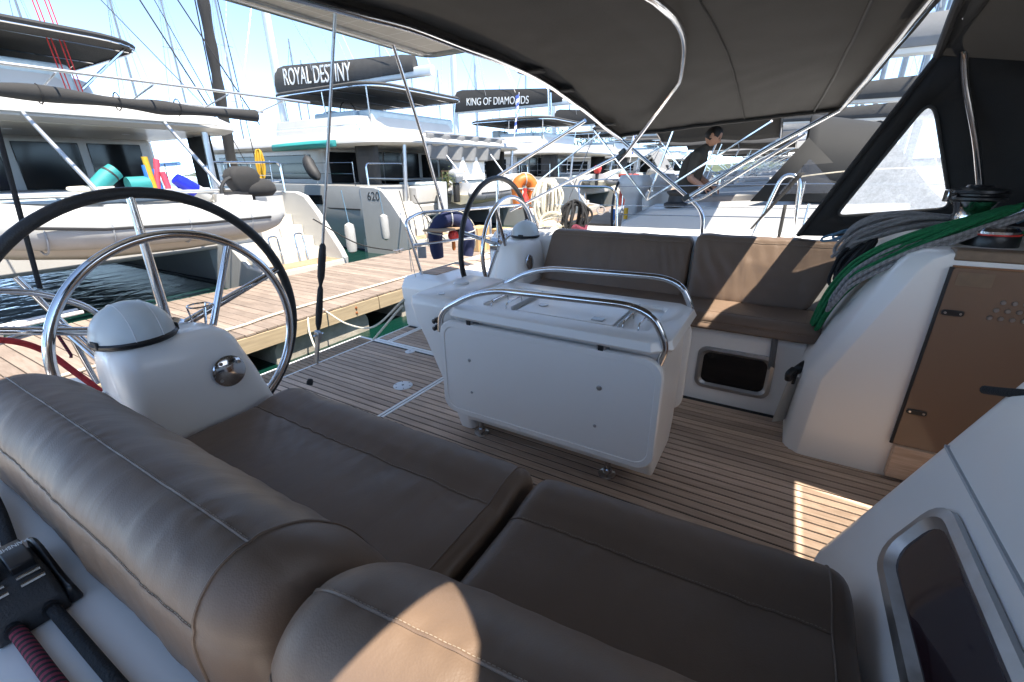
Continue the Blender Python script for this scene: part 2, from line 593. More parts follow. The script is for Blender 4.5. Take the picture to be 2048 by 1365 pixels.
        if bevel:
            md = o.modifiers.new('bevel', 'BEVEL')
            md.width = bevel
            md.segments = seg
            md.limit_method = 'ANGLE'
            md.angle_limit = R(35)
            md.harden_normals = False
        if sub:
            md = o.modifiers.new('sub', 'SUBSURF')
            md.levels = sub
            md.render_levels = sub
        return o
def tag(o, label=None, cat=None, group=None, kind=None):
    if label:
        o['label'] = label
    if cat:
        o['category'] = cat
    if group:
        o['group'] = group
    if kind:
        o['kind'] = kind
    return o
def thing(name, label, cat, loc=(0, 0, 0), group=None):
    o = bpy.data.objects.new(name, None)
    C.objects.link(o)
    o.empty_display_size = .1
    o.location = loc
    W[o.name] = Vector(loc)
    return tag(o, label, cat, group)
def text(name, body, size, mtx, mat, parent, sx=1.0, ext=.002, local=None):
    cu = bpy.data.curves.new(name, 'FONT')
    cu.body = body
    cu.size = size
    cu.extrude = ext
    cu.align_x = 'CENTER'
    cu.align_y = 'CENTER'
    to = bpy.data.objects.new(name + '_tmp', cu)
    C.objects.link(to)
    bpy.context.view_layer.update()
    me = bpy.data.meshes.new_from_object(to.evaluated_get(bpy.context.evaluated_depsgraph_get()))
    bpy.data.objects.remove(to)
    me.name = name
    me.transform(mtx @ Matrix.Diagonal((sx, 1, 1, 1)))
    me.materials.clear()
    me.materials.append(M[mat])
    o = bpy.data.objects.new(name, me)
    C.objects.link(o)
    o.parent = parent
    if local is not None:
        o.location = Vector(local) - W[parent.name]
        W[o.name] = Vector(local)
    else:
        o.location = -W[parent.name]
        W[o.name] = Vector((0, 0, 0))
    return o
def frame_mtx(origin, xaxis, yaxis):
    x = Vector(xaxis).normalized()
    y = Vector(yaxis)
    z = x.cross(y).normalized()
    y = z.cross(x)
    mm = Matrix((x, y, z)).transposed().to_4x4()
    mm.translation = origin
    return mm
def copy_tree(o, parent=None):
    c_ = o.copy()
    C.objects.link(c_)
    c_.parent = parent
    for ch in o.children:
        copy_tree(ch, c_)
    return c_
# ================================================================ SETTING: water, sky is the world, own yacht's sole
WZ = -1.05
mb = MB().grid(2, 2, lambda a, b: (-900 + 1800 * a, -300 + 1900 * b, WZ))
tag(mb.build('water', 'water'), kind='structure')

sole = MB().box(-2.74, .66, .86, 2.62, -.05, -.004).box(.66, 1.44, 1.16, 2.27, -.05, -.0042).box(-2.74, -1.80, .10, .8605, -.05, -.0045).box(-2.74, -1.80, 2.6195, 2.80, -.05, -.0045).build('cockpit_sole', 'caulk')
tag(sole, kind='structure')
def strip(parent, x0, x1, y0, y1, z=0, name='plank', mat='teak'):
    return MB().box(x0, x1, y0, y1, z - .012, z).build(name, mat, parent, bevel=.0012, seg=1)
PITCH = .048
def planks(parent, x0, x1, ya, yb, z=0, mat='teak', pitch=PITCH, gap=.0085):
    first = None
    y = ya
    while y + pitch <= yb + .001:
        if first is None:
            first = strip(parent, x0, x1, y + gap / 2, y + pitch - gap / 2, z, 'plank', mat)
            base = first.location.copy()
        else:
            c_ = first.copy()
            C.objects.link(c_)
            c_.location = base + Vector((0, y - ya, 0))
        y += pitch
planks(sole, -1.752, 1.42, .90, 2.617)
planks(sole, -2.728, -1.80, .22, 2.345)
planks(sole, -2.572, -1.80, 2.415, 2.79)
planks(sole, -2.728, -2.634, 2.415, 2.79)
for x0, x1, y0, y1 in ((-1.797, -1.780, .3, 2.62), (-1.772, -1.755, .3, 2.62), (-2.74, -1.80, 2.352, 2.374), (-2.74, -1.80, 2.382, 2.408), (-2.626, -2.607, 2.409, 2.79), (-2.598, -2.577, 2.409, 2.79), (-2.742, -2.7285, .2, 2.80)):
    MB().box(x0, x1, y0, y1, -.02, .001).build('margin_strip', 'gelcoat', sole, bevel=.002, seg=1)
def deck_plate(x, y, rad, slots, label):
    t = thing('deck_plate', label, 'deck plate', (x, y, 0))
    MB().lathe([(rad, 0), (rad, .003), (rad * .93, .006), (.001, .006)], (x, y, 0), n=32).build('plate', 'white_plastic', t)
    k = MB().lathe([(rad * .13, .0062), (rad * .13, .0072), (.001, .0072)], (x, y, 0), n=12)
    k.build('key_hole' if slots else 'cap_slot', 'black_plastic', t)
    for i in range(slots):
        a = 2 * math.pi * i / slots + .3
        c_ = Vector((x + rad * .8 * math.cos(a), y + rad * .8 * math.sin(a), .0066))
        MB().obox(c_, (rad * .16, rad * .07, .001), (math.cos(a), math.sin(a), 0)).build('slot', 'black_plastic', t)
deck_plate(-1.933, 1.857, .062, 6, 'large round white deck plate with a black key hole in the teak')
deck_plate(-2.294, 2.315, .038, 0, 'small round white filler cap by the far hatch edge in the teak')
deck_plate(-2.285, 1.405, .034, 0, 'small round white filler cap in the teak beside the near seat cushion')

plat = thing('swim_platform', 'sunlit teak swim platform folded down behind the transom', 'platform', (-3.25, 1.7, -.42))
MB().box(-3.74, -2.80, .25, 3.05, -.42, -.364).build('base', 'gelcoat', plat, bevel=.01)
planks(plat, -3.68, -2.85, .30, 3.02, -.35, 'teak_far')

# ================================================================ OWN YACHT: fixed white mouldings
yt = thing('sailing_yacht', 'white fibreglass cockpit of the yacht in the foreground, benches, coamings and bulkheads', 'yacht', (-1.2, 1.7, -1.0))
def XA(z):
    pts = [(-.1, .185), (.0, .19), (.40, .212), (.92, .425), (.965, .455), (.99, .50), (1.0, .56)]
    for (a, b), (c_, d_) in zip(pts, pts[1:]):
        if z <= c_:
            return b + (d_ - b) * (z - a) / (c_ - a)
    return pts[-1][1]
ZS = [-.1, 0, .2, .40, .6, .75, .92, .965, .99, 1.0]
def cheek(side):
    rg = []
    for z in ZS:
        a = XA(z)
        if side > 0:
            rg.append([(a, 3.12, z), (a, 2.34, z), (a + .012, 2.31, z), (a + .060, 2.265, z), (a + .085, 2.262, z), (1.7, 2.262, z), (1.7, 3.12, z)])
        else:
            rg.append([(a, -.9, z), (a, 1.09, z), (a + .012, 1.125, z), (a + .055, 1.17, z), (a + .085, 1.172, z), (1.7, 1.172, z), (1.7, -.9, z)])
    return MB().rings(rg)
cheek(1).build('bulkhead_cheek', 'gelcoat', yt, smooth=30, bevel=.012, seg=3)
cheek(-1).build('bulkhead_cheek', 'gelcoat', yt, smooth=30, bevel=.018, seg=4)
# panel joints scribed on the cheeks
MB().box(XA(.77) - .004, XA(.77) + .01, -.88, 1.10, .7665, .7725).build('panel_joint', 'gelcoat_grey', yt)
# benches
MB().rings([[(x, y, z) for y, z in ((2.617, -.05), (2.617, .42), (2.640, .452), (3.0, .452), (3.0, -.05))] for x in (-1.62, .22)]).build('bench_base', 'gelcoat', yt, smooth=30, bevel=.012, seg=2)
MB().rings([[(x, y, z) for y, z in ((.862, -.05), (.862, .42), (.84, .452), (.2, .452), (.2, -.05))] for x in (-1.45, .215)]).build('bench_base', 'gelcoat', yt, smooth=30, bevel=.012, seg=2)
# coamings (profile lofted fore and aft)
pc = [(2.99, .40), (3.04, .80), (3.10, .845), (3.30, .845), (3.42, .80), (3.50, .77), (3.98, .755), (4.06, .80), (4.10, .79), (4.14, .60), (4.05, -.4), (3.8, -1.2), (3.0, -1.2)]
MB().rings([[(x, y, z + (x + 1.5) * .018) for y, z in pc] for x in (-2.0, -1.2, -.4, .6, 2.5)]).build('coaming', 'gelcoat', yt, smooth=40, bevel=.01)
ps = [(.40, .40), (.33, .56), (.16, .60), (.145, .655), (.10, .672), (-.35, .665), (-.48, .62), (-.62, .60), (-.66, .5), (-.6, -.4), (-.4, -1.2), (.4, -1.2)]
MB().rings([[(x, y, z) for y, z in ps] for x in (-1.9, -1.2, -.4, .45)]).build('coaming', 'gelcoat', yt, smooth=40, bevel=.008, seg=3)
# quarters at the stern
MB().rings([[(x, y, z) for y, z in ((2.80, -1.2), (2.80, -.02), (2.77, .02), (2.745, .36), (2.79, .435), (2.83, .445), (4.0, .445), (4.12, .40), (4.05, -.4), (3.8, -1.2))] for x in (-2.75, -1.95)]).build('quarter', 'gelcoat', yt, smooth=40, bevel=.012, seg=3)
MB().rings([[(x, y, z) for y, z in ((.60, -1.2), (.62, .0), (.64, .32), (.60, .40), (.56, .41), (-.6, .41), (-.68, .36), (-.6, -.4), (-.4, -1.2))] for x in (-2.75, -1.85)]).build('quarter', 'gelcoat', yt, smooth=40, bevel=.012, seg=3)
MB().box(-2.735, -2.70, .55, 2.82, -1.3, -.052).build('transom', 'gelcoat', yt)
MB().box(-2.70, .6, -.3, 3.7, -1.35, -.36).build('hull_body', 'gelcoat', yt)
for y0 in [2.95 + .072 * k for k in range(13)]:
    MB().box(-2.72, -2.52, y0, y0 + .066, .446, .452).build('quarter_plank', 'teak', yt)
for y0 in [-.1 + .072 * k for k in range(9)]:
    MB().box(-2.735, -2.42, y0, y0 + .066, .411, .418).build('quarter_plank', 'teak', yt)
MB().rings([[(x, 1.72 + a * w, z) for a, z in ((-1, .64), (-.97, .66), (.97, .70), (1, .68), (.9, -.4), (0, -1.2), (-.9, -.4))] for x, w in ((1.72, 2.35), (4, 2.3), (7.5, 1.6), (10.8, .1))]).build('foredeck', 'gelcoat', yt, smooth=40)
# coachroof with the companionway opening, hatch coaming and cabin
MB().box(1.45, 1.9, 1.0, 2.5, .85, 1.0).build('coachroof', 'gelcoat', yt, bevel=.004)
MB().rings([[(x, 2.256, .968), (x, 2.30, .962), (x, 2.345, .972), (x, 2.345, 1.006), (x, 2.262, 1.006)] for x in (.57, 1.0, 1.69)]).build('companionway_trim', 'trim_brown', yt, bevel=.006)
MB().box(.58, 1.30, 2.225, 2.2615, .02, .178).build('companionway_sill', 'teak', yt, bevel=.004)
cb = MB().box(1.42, 1.44, 1.172, 2.262, -.05, .84)
cb.build('cabin_bulkhead', 'cabin_wood', yt)
def portlight(parent, c, ua, va, w, h, rad, pane='pane_dark', fr=.042, tag_=None):
    c = Vector(c); ua = Vector(ua).normalized(); va = Vector(va).normalized()
    n = ua.cross(va).normalized()
    def pl(a, b, t):
        return c + ua * a + va * b + n * t
    o_ = rrect(w, h, rad)
    i1 = rrect(w - fr * .9, h - fr * .9, rad * .85)
    i2 = rrect(w - fr * 1.6, h - fr * 1.6, rad * .75)
    g = MB().rings([[pl(a, b, .001) for a, b in o_], [pl(a * .992, b * .992, .012) for a, b in o_], [pl(a, b, .014) for a, b in i1], [pl(a, b, .003) for a, b in i2]], True, False)
    pt = g.build('portlight', 'steel_dull', parent, smooth=30)
    MB().rings([[pl(a * 1.02, b * 1.02, .0025) for a, b in i2], [pl(a * .96, b * .96, .0035) for a, b in i2]]).build('pane', pane, pt)
    return pt
portlight(yt, (-.098, 2.617, .212), (1, 0, 0), (0, .02, 1), .395, .255, .05)
sl_ = Vector((XA(.92) - XA(.40), 0, .52)).normalized()
portlight(yt, (XA(.655) - .001, .655, .655), (0, -1, 0), sl_, .60, .178, .055, 'pane_wine', .040)

# round shower locker on the inner face of the far quarter
sh_ = MB().lathe([(.075, 0), (.075, .012), (.058, .014), (.052, .004), (.001, .004)], (-2.45, 2.752, .30), (0, -1, .08), n=28).build('shower_locker', 'white_plastic', yt)
MB().lathe([(.046, .0045), (.046, .007), (.001, .007)], (-2.45, 2.752, .30), (0, -1, .08), n=24).build('recess', 'black_plastic', sh_)
# ================================================================ CUSHIONS
def cushion(name, label, prof, x0, x1, er=.05, wr=.004, shear0=0, shear1=0, seams=(), rot=0, sub=1, nx=26, piv=None, group=None, crease=0, zref=None, pucker=.0011):
    th_ = thing(name, label, 'cushion', ((x0 + x1) / 2, sum(p[0] for p in prof) / len(prof), min(p[1] for p in prof)), group)
    pr_ = [Vector((p[0], p[1])) for p in catmull([(a, b, 0) for a, b in prof], 8, True)]
    cen = Vector((sum(p.x for p in pr_) / len(pr_), sum(p.y for p in pr_) / len(pr_)))
    w = max(p.x for p in pr_) - min(p.x for p in pr_)
    h = max(p.y for p in pr_) - min(p.y for p in pr_)
    zr = cen.y if zref is None else zref
    xs = []
    ne = 6
    for k in range(ne):
        xs.append((x0 + er * (1 - math.cos(math.pi / 2 * k / ne)), er * (1 - math.sin(math.pi / 2 * k / ne))))
    for k in range(nx + 1):
        xs.append((x0 + er + (x1 - x0 - 2 * er) * k / nx, 0))
    for k in range(ne - 1, -1, -1):
        xs.append((x1 - er * (1 - math.cos(math.pi / 2 * k / ne)), er * (1 - math.sin(math.pi / 2 * k / ne))))
    seamq = [pr_[int(v_ * 8) % len(pr_)] for k_, v_ in seams if k_ == 'long']
    def P(x, e, q, off=0):
        sx = max(.05, (w - 2 * e) / w)
        sz = max(.05, (h - 2 * e) / h)
        y = cen.x + (q.x - cen.x) * sx
        z = cen.y + (q.y - cen.y) * sz
        dv = Vector((y - cen.x, z - cen.y))
        dv.normalize()
        a = wr * noise.noise((x * 9, y * 5, z * 5)) + wr * .5 * noise.noise((x * 23, y * 9, z * 9)) + off
        for sq in seamq:
            dq = (q - sq).length
            if dq < .05:
                a -= .0022 * math.exp(-(dq / .007) ** 2)
                a += pucker * math.exp(-(dq / .018) ** 2) * math.sin(x * 190 + 3 * noise.noise((x * 20, dq * 40, 0))) * (.4 + noise.noise((x * 6, 3.3, 0)))
        if crease:
            a += crease * math.sin((x * 1.0 + y * 1.2) * 95 + 4 * noise.noise((x * 5, y * 7, 0))) * max(0, noise.noise((x * 2.6 + 3, y * 4, 1)) + .22) + crease * .9 * (1 - abs(2 * noise.noise((x * 7 + y * 9, y * 3 - x * 2, z * 4)))) ** 6
        y += dv.x * a
        z += dv.y * a
        t = (x - x0) / (x1 - x0)
        xx = x + (z - zr) * (shear0 * (1 - t) + shear1 * t)
        if rot:
            xp = x0 if piv is None else piv
            y += (xx - xp) * rot
        return Vector((xx, y, z))
    body = MB().rings([[P(x, e, q) for q in pr_] for x, e in xs]).build('cover', 'vinyl_brown', th_, smooth=70)
    for kind, val in seams:
        if kind == 'long':           # seam running fore and aft at profile point index
            q = pr_[int(val * 8) % len(pr_)]
            pts = [P(x, e, q, .0008) for x, e in (xs[:-6] if any(k_ == 'ring' for k_, _ in seams) else xs)]
            MB().tube(pts, .0021, 6).build('seam', 'vinyl_brown', body)
            q2 = pr_[(int(val * 8) + 1) % len(pr_)]
            st = MB()
            qq = q + (q2 - q) * .35
            pp = [P(x, e, qq, .0012) for x, e in xs[4:-7]]
            for a_, b_ in zip(pp, pp[1:]):
                L = (b_ - a_).length
                n_ = max(1, int(L / .0075))
                for k in range(n_):
                    st.tube([a_.lerp(b_, (k + .1) / n_), a_.lerp(b_, (k + .72) / n_)], .0006, 4)
            tag(st.build('stitching', 'stitch', body), kind='stuff')
        elif kind == 'ring':         # seam round the profile at a station
            x, e = xs[val]
            pts = [P(x, e, q, .0008) for q in pr_]
            MB().tube(pts, .0021, 6, closed=True).build('seam', 'vinyl_brown', body)
    return th_
near_back = [(.150, .585), (.122, .66), (.113, .74), (.116, .815), (.145, .862), (.195, .880), (.26, .858), (.325, .79), (.378, .69), (.405, .60), (.36, .565), (.24, .56)]
cushion('back_cushion', 'long brown vinyl back cushion at lower left with rounded aft end and creased top', near_back, -1.50, -.425, .07, .004, seams=(('long', 3), ('long', 5), ('ring', -7)), crease=.0013, nx=150)
cushion('back_cushion', 'brown vinyl back cushion nearest the camera with the sun patch on its top', near_back, -.405, .215, .075, .003, rot=.10, piv=-.405, seams=(('long', 3), ('long', 5)), crease=.0010, nx=90)
near_seat = [(.38, .458), (.375, .50), (.385, .548), (.50, .556), (.62, .556), (.70, .556), (.76, .570), (.82, .572), (.865, .550), (.885, .505), (.875, .462), (.80, .456), (.6, .455)]
cushion('seat_cushion', 'brown vinyl seat cushion beside the near steering pedestal', near_seat, -1.455, -.452, .035, .004, shear0=0, seams=(('long', 5), ('long', 8), ('ring', -7)), crease=.0024, nx=140)
cushion('seat_cushion', 'brown vinyl seat cushion ending at the near bulkhead window', near_seat, -.428, .235, .04, .0035, rot=.05, piv=-.428, seams=(('long', 5), ('ring', -7)), crease=.0012, nx=90)
port_seat = [(2.565, .458), (2.553, .50), (2.562, .532), (2.60, .553), (2.7, .557), (2.86, .553), (2.92, .53), (2.93, .47), (2.8, .455)]
cushion('seat_cushion', 'long brown vinyl seat cushion on the far bench behind the table', port_seat, -1.48, .262, .045, .003, seams=(('long', 3), ('long', 1)), crease=.0015, nx=120)
port_back = [(2.868, .548), (2.90, .66), (2.945, .79), (2.985, .885), (3.01, .912), (3.07, .912), (3.095, .88), (3.06, .75), (3.01, .62), (2.98, .545), (2.92, .53)]
cushion('back_cushion', 'brown vinyl back cushion of the far bench beside the far steering wheel', [(a, b - .022) for a, b in port_back], -1.47, -.468, .035, .004, shear0=.12, shear1=0, seams=(('long', 3),), crease=.0016, nx=90, zref=.55)
cushion('back_cushion', 'brown vinyl back cushion of the far bench beside the rope coils', port_back, -.445, .205, .035, .006, shear0=0, shear1=.40, seams=(('long', 3),), crease=.003, nx=90, zref=.55)

# ================================================================ HELM: pedestals, wheels, guards (near one, then mirrored in y)
YC = 1.72
def helm(side):
    def mir(mb_):
        if side > 0:
            mb_.v = [Vector((p.x, 2 * YC - p.y, p.z)) for p in mb_.v]
        return mb_
    def my(y):
        return 2 * YC - y if side > 0 else y
    nm = 'far' if side > 0 else 'near'
    t = thing('steering_pedestal', {'near': 'white steering pedestal with big wheel at the left beside the near seat cushion', 'far': 'white steering pedestal with wheel at the far side beside the far back cushion'}[nm], 'pedestal', (-1.6, my(.6), 0))
    lv = [(0, -1.80, -1.34, .34, .98, .05), (.2, -1.78, -1.42, .37, .92, .05), (.45, -1.75, -1.48, .395, .835, .055), (.65, -1.735, -1.50, .40, .785, .06), (.76, -1.73, -1.515, .402, .765, .065), (.80, -1.725, -1.525, .407, .755, .065), (.825, -1.715, -1.54, .418, .738, .06), (.838, -1.69, -1.56, .44, .71, .05)]
    rg = []
    for z, xa, xb, ya, yb, rr in lv:
        tilt = lambda y: -.035 * max(0, (y - .62) / .14) if z > .7 else 0
        rg.append([((xa + xb) / 2 + a, (ya + yb) / 2 + b, z + tilt((ya + yb) / 2 + b)) for a, b in rrect(xb - xa, yb - ya, rr, 6)])
    mir(MB().rings(rg)).build('column', 'gelcoat', t, smooth=50)
    # compass under its plastic cover
    def dome(rx, ry, h, zc):
        g = MB()
        rings_ = []
        for k in range(9):
            a = math.pi / 2 * k / 8
            rings_.append([(-1.628 + rx * math.cos(a) * math.cos(q), .502 + ry * math.cos(a) * math.sin(q), zc + h * math.sin(a) + .03 * rx * math.cos(a) * math.cos(q)) for q in [2 * math.pi * j / 28 for j in range(28)]])
        return g.rings(rings_)
    cp = mir(MB().rings([[(-1.628 + .103 * s_ * math.cos(q), .502 + .104 * s_ * math.sin(q), z) for q in [2 * math.pi * j / 28 for j in range(28)]] for s_, z in ((1.0, .832), (1.045, .838), (1.045, .845), (1.0, .850))])).build('compass', 'black_plastic', t)
    mir(dome(.102, .104, .104, .846)).build('cover', 'dome_cover', cp, smooth=60)
    rib = MB()
    for q0 in (-.03, .04):
        kq = math.sqrt(1 - (q0 / .104) ** 2)
        rib.tube([(-1.628 + .1025 * math.cos(a) * kq, .502 + q0, .846 + .1045 * math.sin(a) * kq) for a in [math.pi * k / 16 for k in range(17)]], .0016, 5)
    mir(rib).build('cover_ridge', 'white_plastic', cp)
    for yy in (.402, .604):
        mir(MB().obox((-1.61, yy, .848), (.04, .008, .022))).build('cover_hinge', 'rubber', cp, bevel=.003)
    # steel plate
    pc_ = Vector((-1.4985, .675, .685))
    pl = mir(MB().lathe([(.052, 0), (.052, .004), (.046, .008), (.001, .009)], pc_, (1, .0, .10), n=30)).build('steel_plate', 'steel', t)
    for k in range(4):
        a = math.pi / 2 * k + .6
        mir(MB().lathe([(.006, .0075), (.006, .0105), (.001, .0105)], pc_ + Vector((0, .04 * math.cos(a), .04 * math.sin(a))), (1, 0, .1), n=10)).build('bolt', 'steel_dull', pl)
    # little wire cup ring on top
    wr_ = MB().tube([(-1.69 + .035 * math.cos(a), .72 + .035 * math.sin(a), .872) for a in [2 * math.pi * k / 20 for k in range(20)]], .003, 6, closed=True)
    for a in (0, 2.1, 4.2):
        wr_.tube([(-1.69 + .035 * math.cos(a), .72 + .035 * math.sin(a), .872), (-1.69 + .022 * math.cos(a), .715 + .022 * math.sin(a), .80)], .0028, 6)
    mir(wr_).build('wire_ring', 'steel', t)
    # wheel
    cw = Vector((-1.772, .648, .783))
    RW = .461
    rim = MB().tube([cw + Vector((0, RW * math.cos(a), RW * math.sin(a))) for a in [2 * math.pi * k / 96 for k in range(96)]], .0175, 12, closed=True)
    w = tag(mir(rim).build('steering_wheel', 'black_leather', t), 'black leather rimmed wheel with steel spokes')
    mir(MB().lathe([(.02, -.05), (.05, -.045), (.055, .02), (.03, .05), (.025, .10)], cw, (1, 0, 0), n=24)).build('hub', 'steel', w)
    for k in range(5):
        a = R(90 + 72 * k)
        dv = Vector((0, math.cos(a), math.sin(a)))
        mir(MB().tube([cw + dv * .03, cw + dv * .2, cw + dv * (RW - .01)], [.0155, .014, .0115], 10)).build('spoke', 'steel', w)
    if side > 0:
        mir(MB().tube([cw + Vector((0, RW * math.cos(a), RW * math.sin(a))) for a in [R(168 + k * 1.2) for k in range(4)]], .0182, 12)).build('tape_mark', 'yellow', w)
    # guard hoop round the pedestal
    cg = Vector((-1.663, .665, .769))
    g = thing('pedestal_guard', {'near': 'polished steel hoop round the near steering pedestal', 'far': 'polished steel hoop round the far steering pedestal'}[nm], 'grab rail', (cg.x, my(cg.y), .2))
    arc = [cg + Vector((0, .354 * math.cos(a), .351 * math.sin(a))) for a in [R(-62 + 262 * k / 70) for k in range(71)]]
    mir(MB().tube(arc, .0140, 12)).build('hoop', 'steel', g)
    e_ = arc[-1]
    mir(MB().tube([e_ + Vector((0, .004, .01)), (-1.655, .405, .672)], .0105, 10)).build('strut', 'steel', g)
    mir(MB().lathe([(.02, 0), (.02, .006), (.012, .012)], (-1.655, .398, .672), (0, -1, 0), n=14)).build('flange', 'steel', g)
    a = R(58)
    mir(MB().tube([cg + Vector((0, .35 * math.cos(a), .35 * math.sin(a))), (-1.66, .735, .80)], .0115, 10)).build('strut', 'steel', g)
    mir(MB().tube([arc[0], (-1.663, .86, .30)], .012, 10)).build('strut', 'steel', g)
helm(-1)
helm(1)

# ================================================================ COCKPIT TABLE
tb = thing('cockpit_table', 'white folding cockpit table with two hanging leaves and steel grab rails', 'table', (-.76, 1.75, 0))
MB().rings([[(x, y, z) for y, z in ((1.60, .10), (1.55, .2), (1.535, .62), (1.53, .70), (1.97, .70), (1.965, .62), (1.95, .2), (1.90, .10))] for x in (-1.22, -.285)]).build('body', 'gelcoat', tb, bevel=.012, seg=3)
def oct_(x0, x1, y0, y1, c_, z):
    return [(x0 + c_, y0, z), (x1 - c_, y0, z), (x1, y0 + c_, z), (x1, y1 - c_, z), (x1 - c_, y1, z), (x0 + c_, y1, z), (x0, y1 - c_, z), (x0, y0 + c_, z)]
top = MB().rings([oct_(-1.235, -.262, 1.475, 2.025, .06, .690), oct_(-1.25, -.25, 1.46, 2.04, .065, .705), oct_(-1.235, -.262, 1.475, 2.025, .06, .733), oct_(-1.225, -.272, 1.485, 2.015, .06, .737), oct_(-1.10, -.36, 1.575, 1.925, .02, .737), oct_(-1.095, -.365, 1.58, 1.92, .02, .722)], cap=True).build('top', 'gelcoat', tb, smooth=35, bevel=.003)
for x0, x1 in ((-.93, -.50),):
    MB().box(x0, x1, 1.60, 1.90, .7225, .7305).build('lid', 'gelcoat', top, bevel=.004)
MB().lathe([(.022, 0), (.022, .004), (.001, .004)], (-.86, 1.72, .7306), n=16).build('finger_pull', 'steel_dull', top)
MB().box(-.60, -.55, 1.625, 1.665, .7306, .7345).build('catch', 'steel_dull', top, bevel=.003)
for xf in (-1.06, -.985, -.46, -.40):
    MB().tube(arc_corners([(xf, 1.60, .724), (xf, 1.605, .752), (xf, 1.74, .752), (xf, 1.745, .724)], .02), .0032, 6).build('bottle_rail', 'steel', top)
for xf in (-.955, -.478):
    MB().box(xf - .003, xf + .003, 1.60, 1.90, .7225, .742).build('divider', 'gelcoat_grey', top)
def leaf(y0, sgn):
    c_ = Vector((-.765, y0, .442))
    o_ = rrect(1.0, .462, .07, 6)
    i_ = rrect(.95, .412, .055, 6)
    def P(q, t):
        return c_ + Vector((q[0], sgn * t, q[1]))
    g = MB().rings([[P(q, .0) for q in rrect(.985, .447, .065, 6)], [P(q, .006) for q in o_], [P(q, .024) for q in o_], [P((q[0] * .99, q[1] * .985), .030) for q in o_], [P(q, .030) for q in i_], [P((q[0] * .995, q[1] * .99), .0265) for q in i_]])
    lf_ = g.build('leaf', 'gelcoat', tb, smooth=40)
    for (qx, qz, rr) in ((-.34, .06, .008), (-.335, -.10, .006), (.27, .075, .011), (.262, -.095, .007)):
        MB().lathe([(rr, 0), (rr, .002), (rr * .6, .004), (.0005, .004)], P((qx, qz), .0266), (0, sgn, 0), n=14).build('screw', 'steel_dull', lf_)
    return lf_
leaf(1.503, -1)
leaf(1.997, 1)
def rail(y):
    pts = arc_corners([(-1.285, y, .60), (-1.275, y, .70), (-1.04, y, .832), (-.345, y, .852), (-.272, y, .72), (-.292, y, .65)], [.07, .14, .13, .05], 8)
    MB().tube(pts, .0135, 12).build('grab_rail', 'steel', tb)
rail(1.505)
rail(1.995)
for x in (-1.18, -.49):
    for y in (1.655, 1.845):
        f_ = MB().tube([(x, y, .0), (x, y, .13)], .013, 10).build('foot', 'steel', tb)
        MB().lathe([(.040, 0), (.038, .006), (.020, .012), (.018, .03)], (x, y, .0), n=20).build('flange', 'steel', f_)
for y in (1.655, 1.845):
    MB().tube(arc_corners([(-1.25, y, .19), (-1.21, y, .125), (-.42, y, .125), (-.36, y, .19)], .06), .012, 10).build('base_rail', 'steel', tb)
for x in (-1.10, -.50):
    k = MB().box(x - .018, x + .018, 1.478, 1.532, .655, .70).build('hinge', 'steel_dull', tb, bevel=.003)
    MB().box(x - .010, x + .010, 1.474, 1.4775, .664, .69).build('hinge_slot', 'black_plastic', k)
# locker on the aft end of the table
lk = thing('table_locker', 'tapered white locker moulding at the aft end of the table', 'locker', (-1.36, 1.79, 0))
rg = []
for z, xa, xb, ya, yb, rr in ((.0, -1.33, -1.235, 1.66, 1.88, .03), (.10, -1.345, -1.235, 1.64, 1.90, .03), (.34, -1.385, -1.235, 1.58, 1.98, .03), (.52, -1.44, -1.235, 1.555, 2.03, .03), (.62, -1.49, -1.235, 1.55, 2.045, .03), (.69, -1.515, -1.235, 1.55, 2.05, .03), (.725, -1.51, -1.235, 1.555, 2.045, .03), (.742, -1.485, -1.25, 1.575, 2.025, .03)):
    rg.append([((xa + xb) / 2 + a, (ya + yb) / 2 + b, z) for a, b in rrect(xb - xa, yb - ya, rr, 5)])
MB().rings(rg).build('body', 'gelcoat', lk, smooth=45)
MB().lathe([(.042, 0), (.042, .006), (.036, .012), (.02, .013), (.001, .013)], (-1.405, 1.84, .741), n=26).build('cap', 'white_plastic', lk)
MB().lathe([(.016, 0), (.016, .003), (.001, .003)], (-1.36, 1.62, .742), n=16).build('ring_bolt', 'steel_dull', lk)
for z in (.600, .635):
    MB().lathe([(.014, 0), (.014, .012), (.006, .02), (.012, .03), (.001, .034)], (-1.335, 1.55, z), (0, -1, 0), n=12).build('thumb_knob', 'black_plastic', lk)
# ================================================================ BIMINI
def bim_front(y):
    pts = [(-.20, -.03), (0, .02), (.3, .105), (1.0, .23), (1.4, .25), (2.2, .245), (2.7, .225), (3.0, .195), (3.2, .16)]
    for (a, b), (c_, d_) in zip(pts, pts[1:]):
        if y <= c_:
            return b + (d_ - b) * (y - a) / (c_ - a)
    return pts[-1][1]
def bim_aft(y):
    t = min(1, abs(y - 1.6) / 1.6)
    return -1.205 + .15 * t ** 5
def bim_z(y, v):
    t = min(1.12, abs(y - 1.6) / 1.6)
    za = 1.775 - .265 * t ** 2.9
    zf = 1.735 - .140 * t ** 2.9
    s_ = za + (zf - za) * v
    sag = -.022 * abs(math.sin(math.pi * (v - .42) / .58)) if v > .42 else -.02 * math.sin(math.pi * v / .42)
    return s_ + sag * (1 - t ** 4) + .006 * noise.noise((y * 4, v * 6, 0)) + .004 * noise.noise((y * 2.5 + v * 9, v * 14, 2)) + .003 * math.sin((y * .7 + v) * 46) * max(0, noise.noise((y * 1.7, v * 3, 5)))
def bim(u_, v):
    y = 3.2 - 3.4 * u_
    xa, xf = bim_aft(y), bim_front(y)
    return Vector((xa + (xf - xa) * v, y, bim_z(y, v)))
bi = thing('bimini', 'black canvas bimini awning stretched over the cockpit on steel bows', 'awning', (-.5, 1.6, .86))
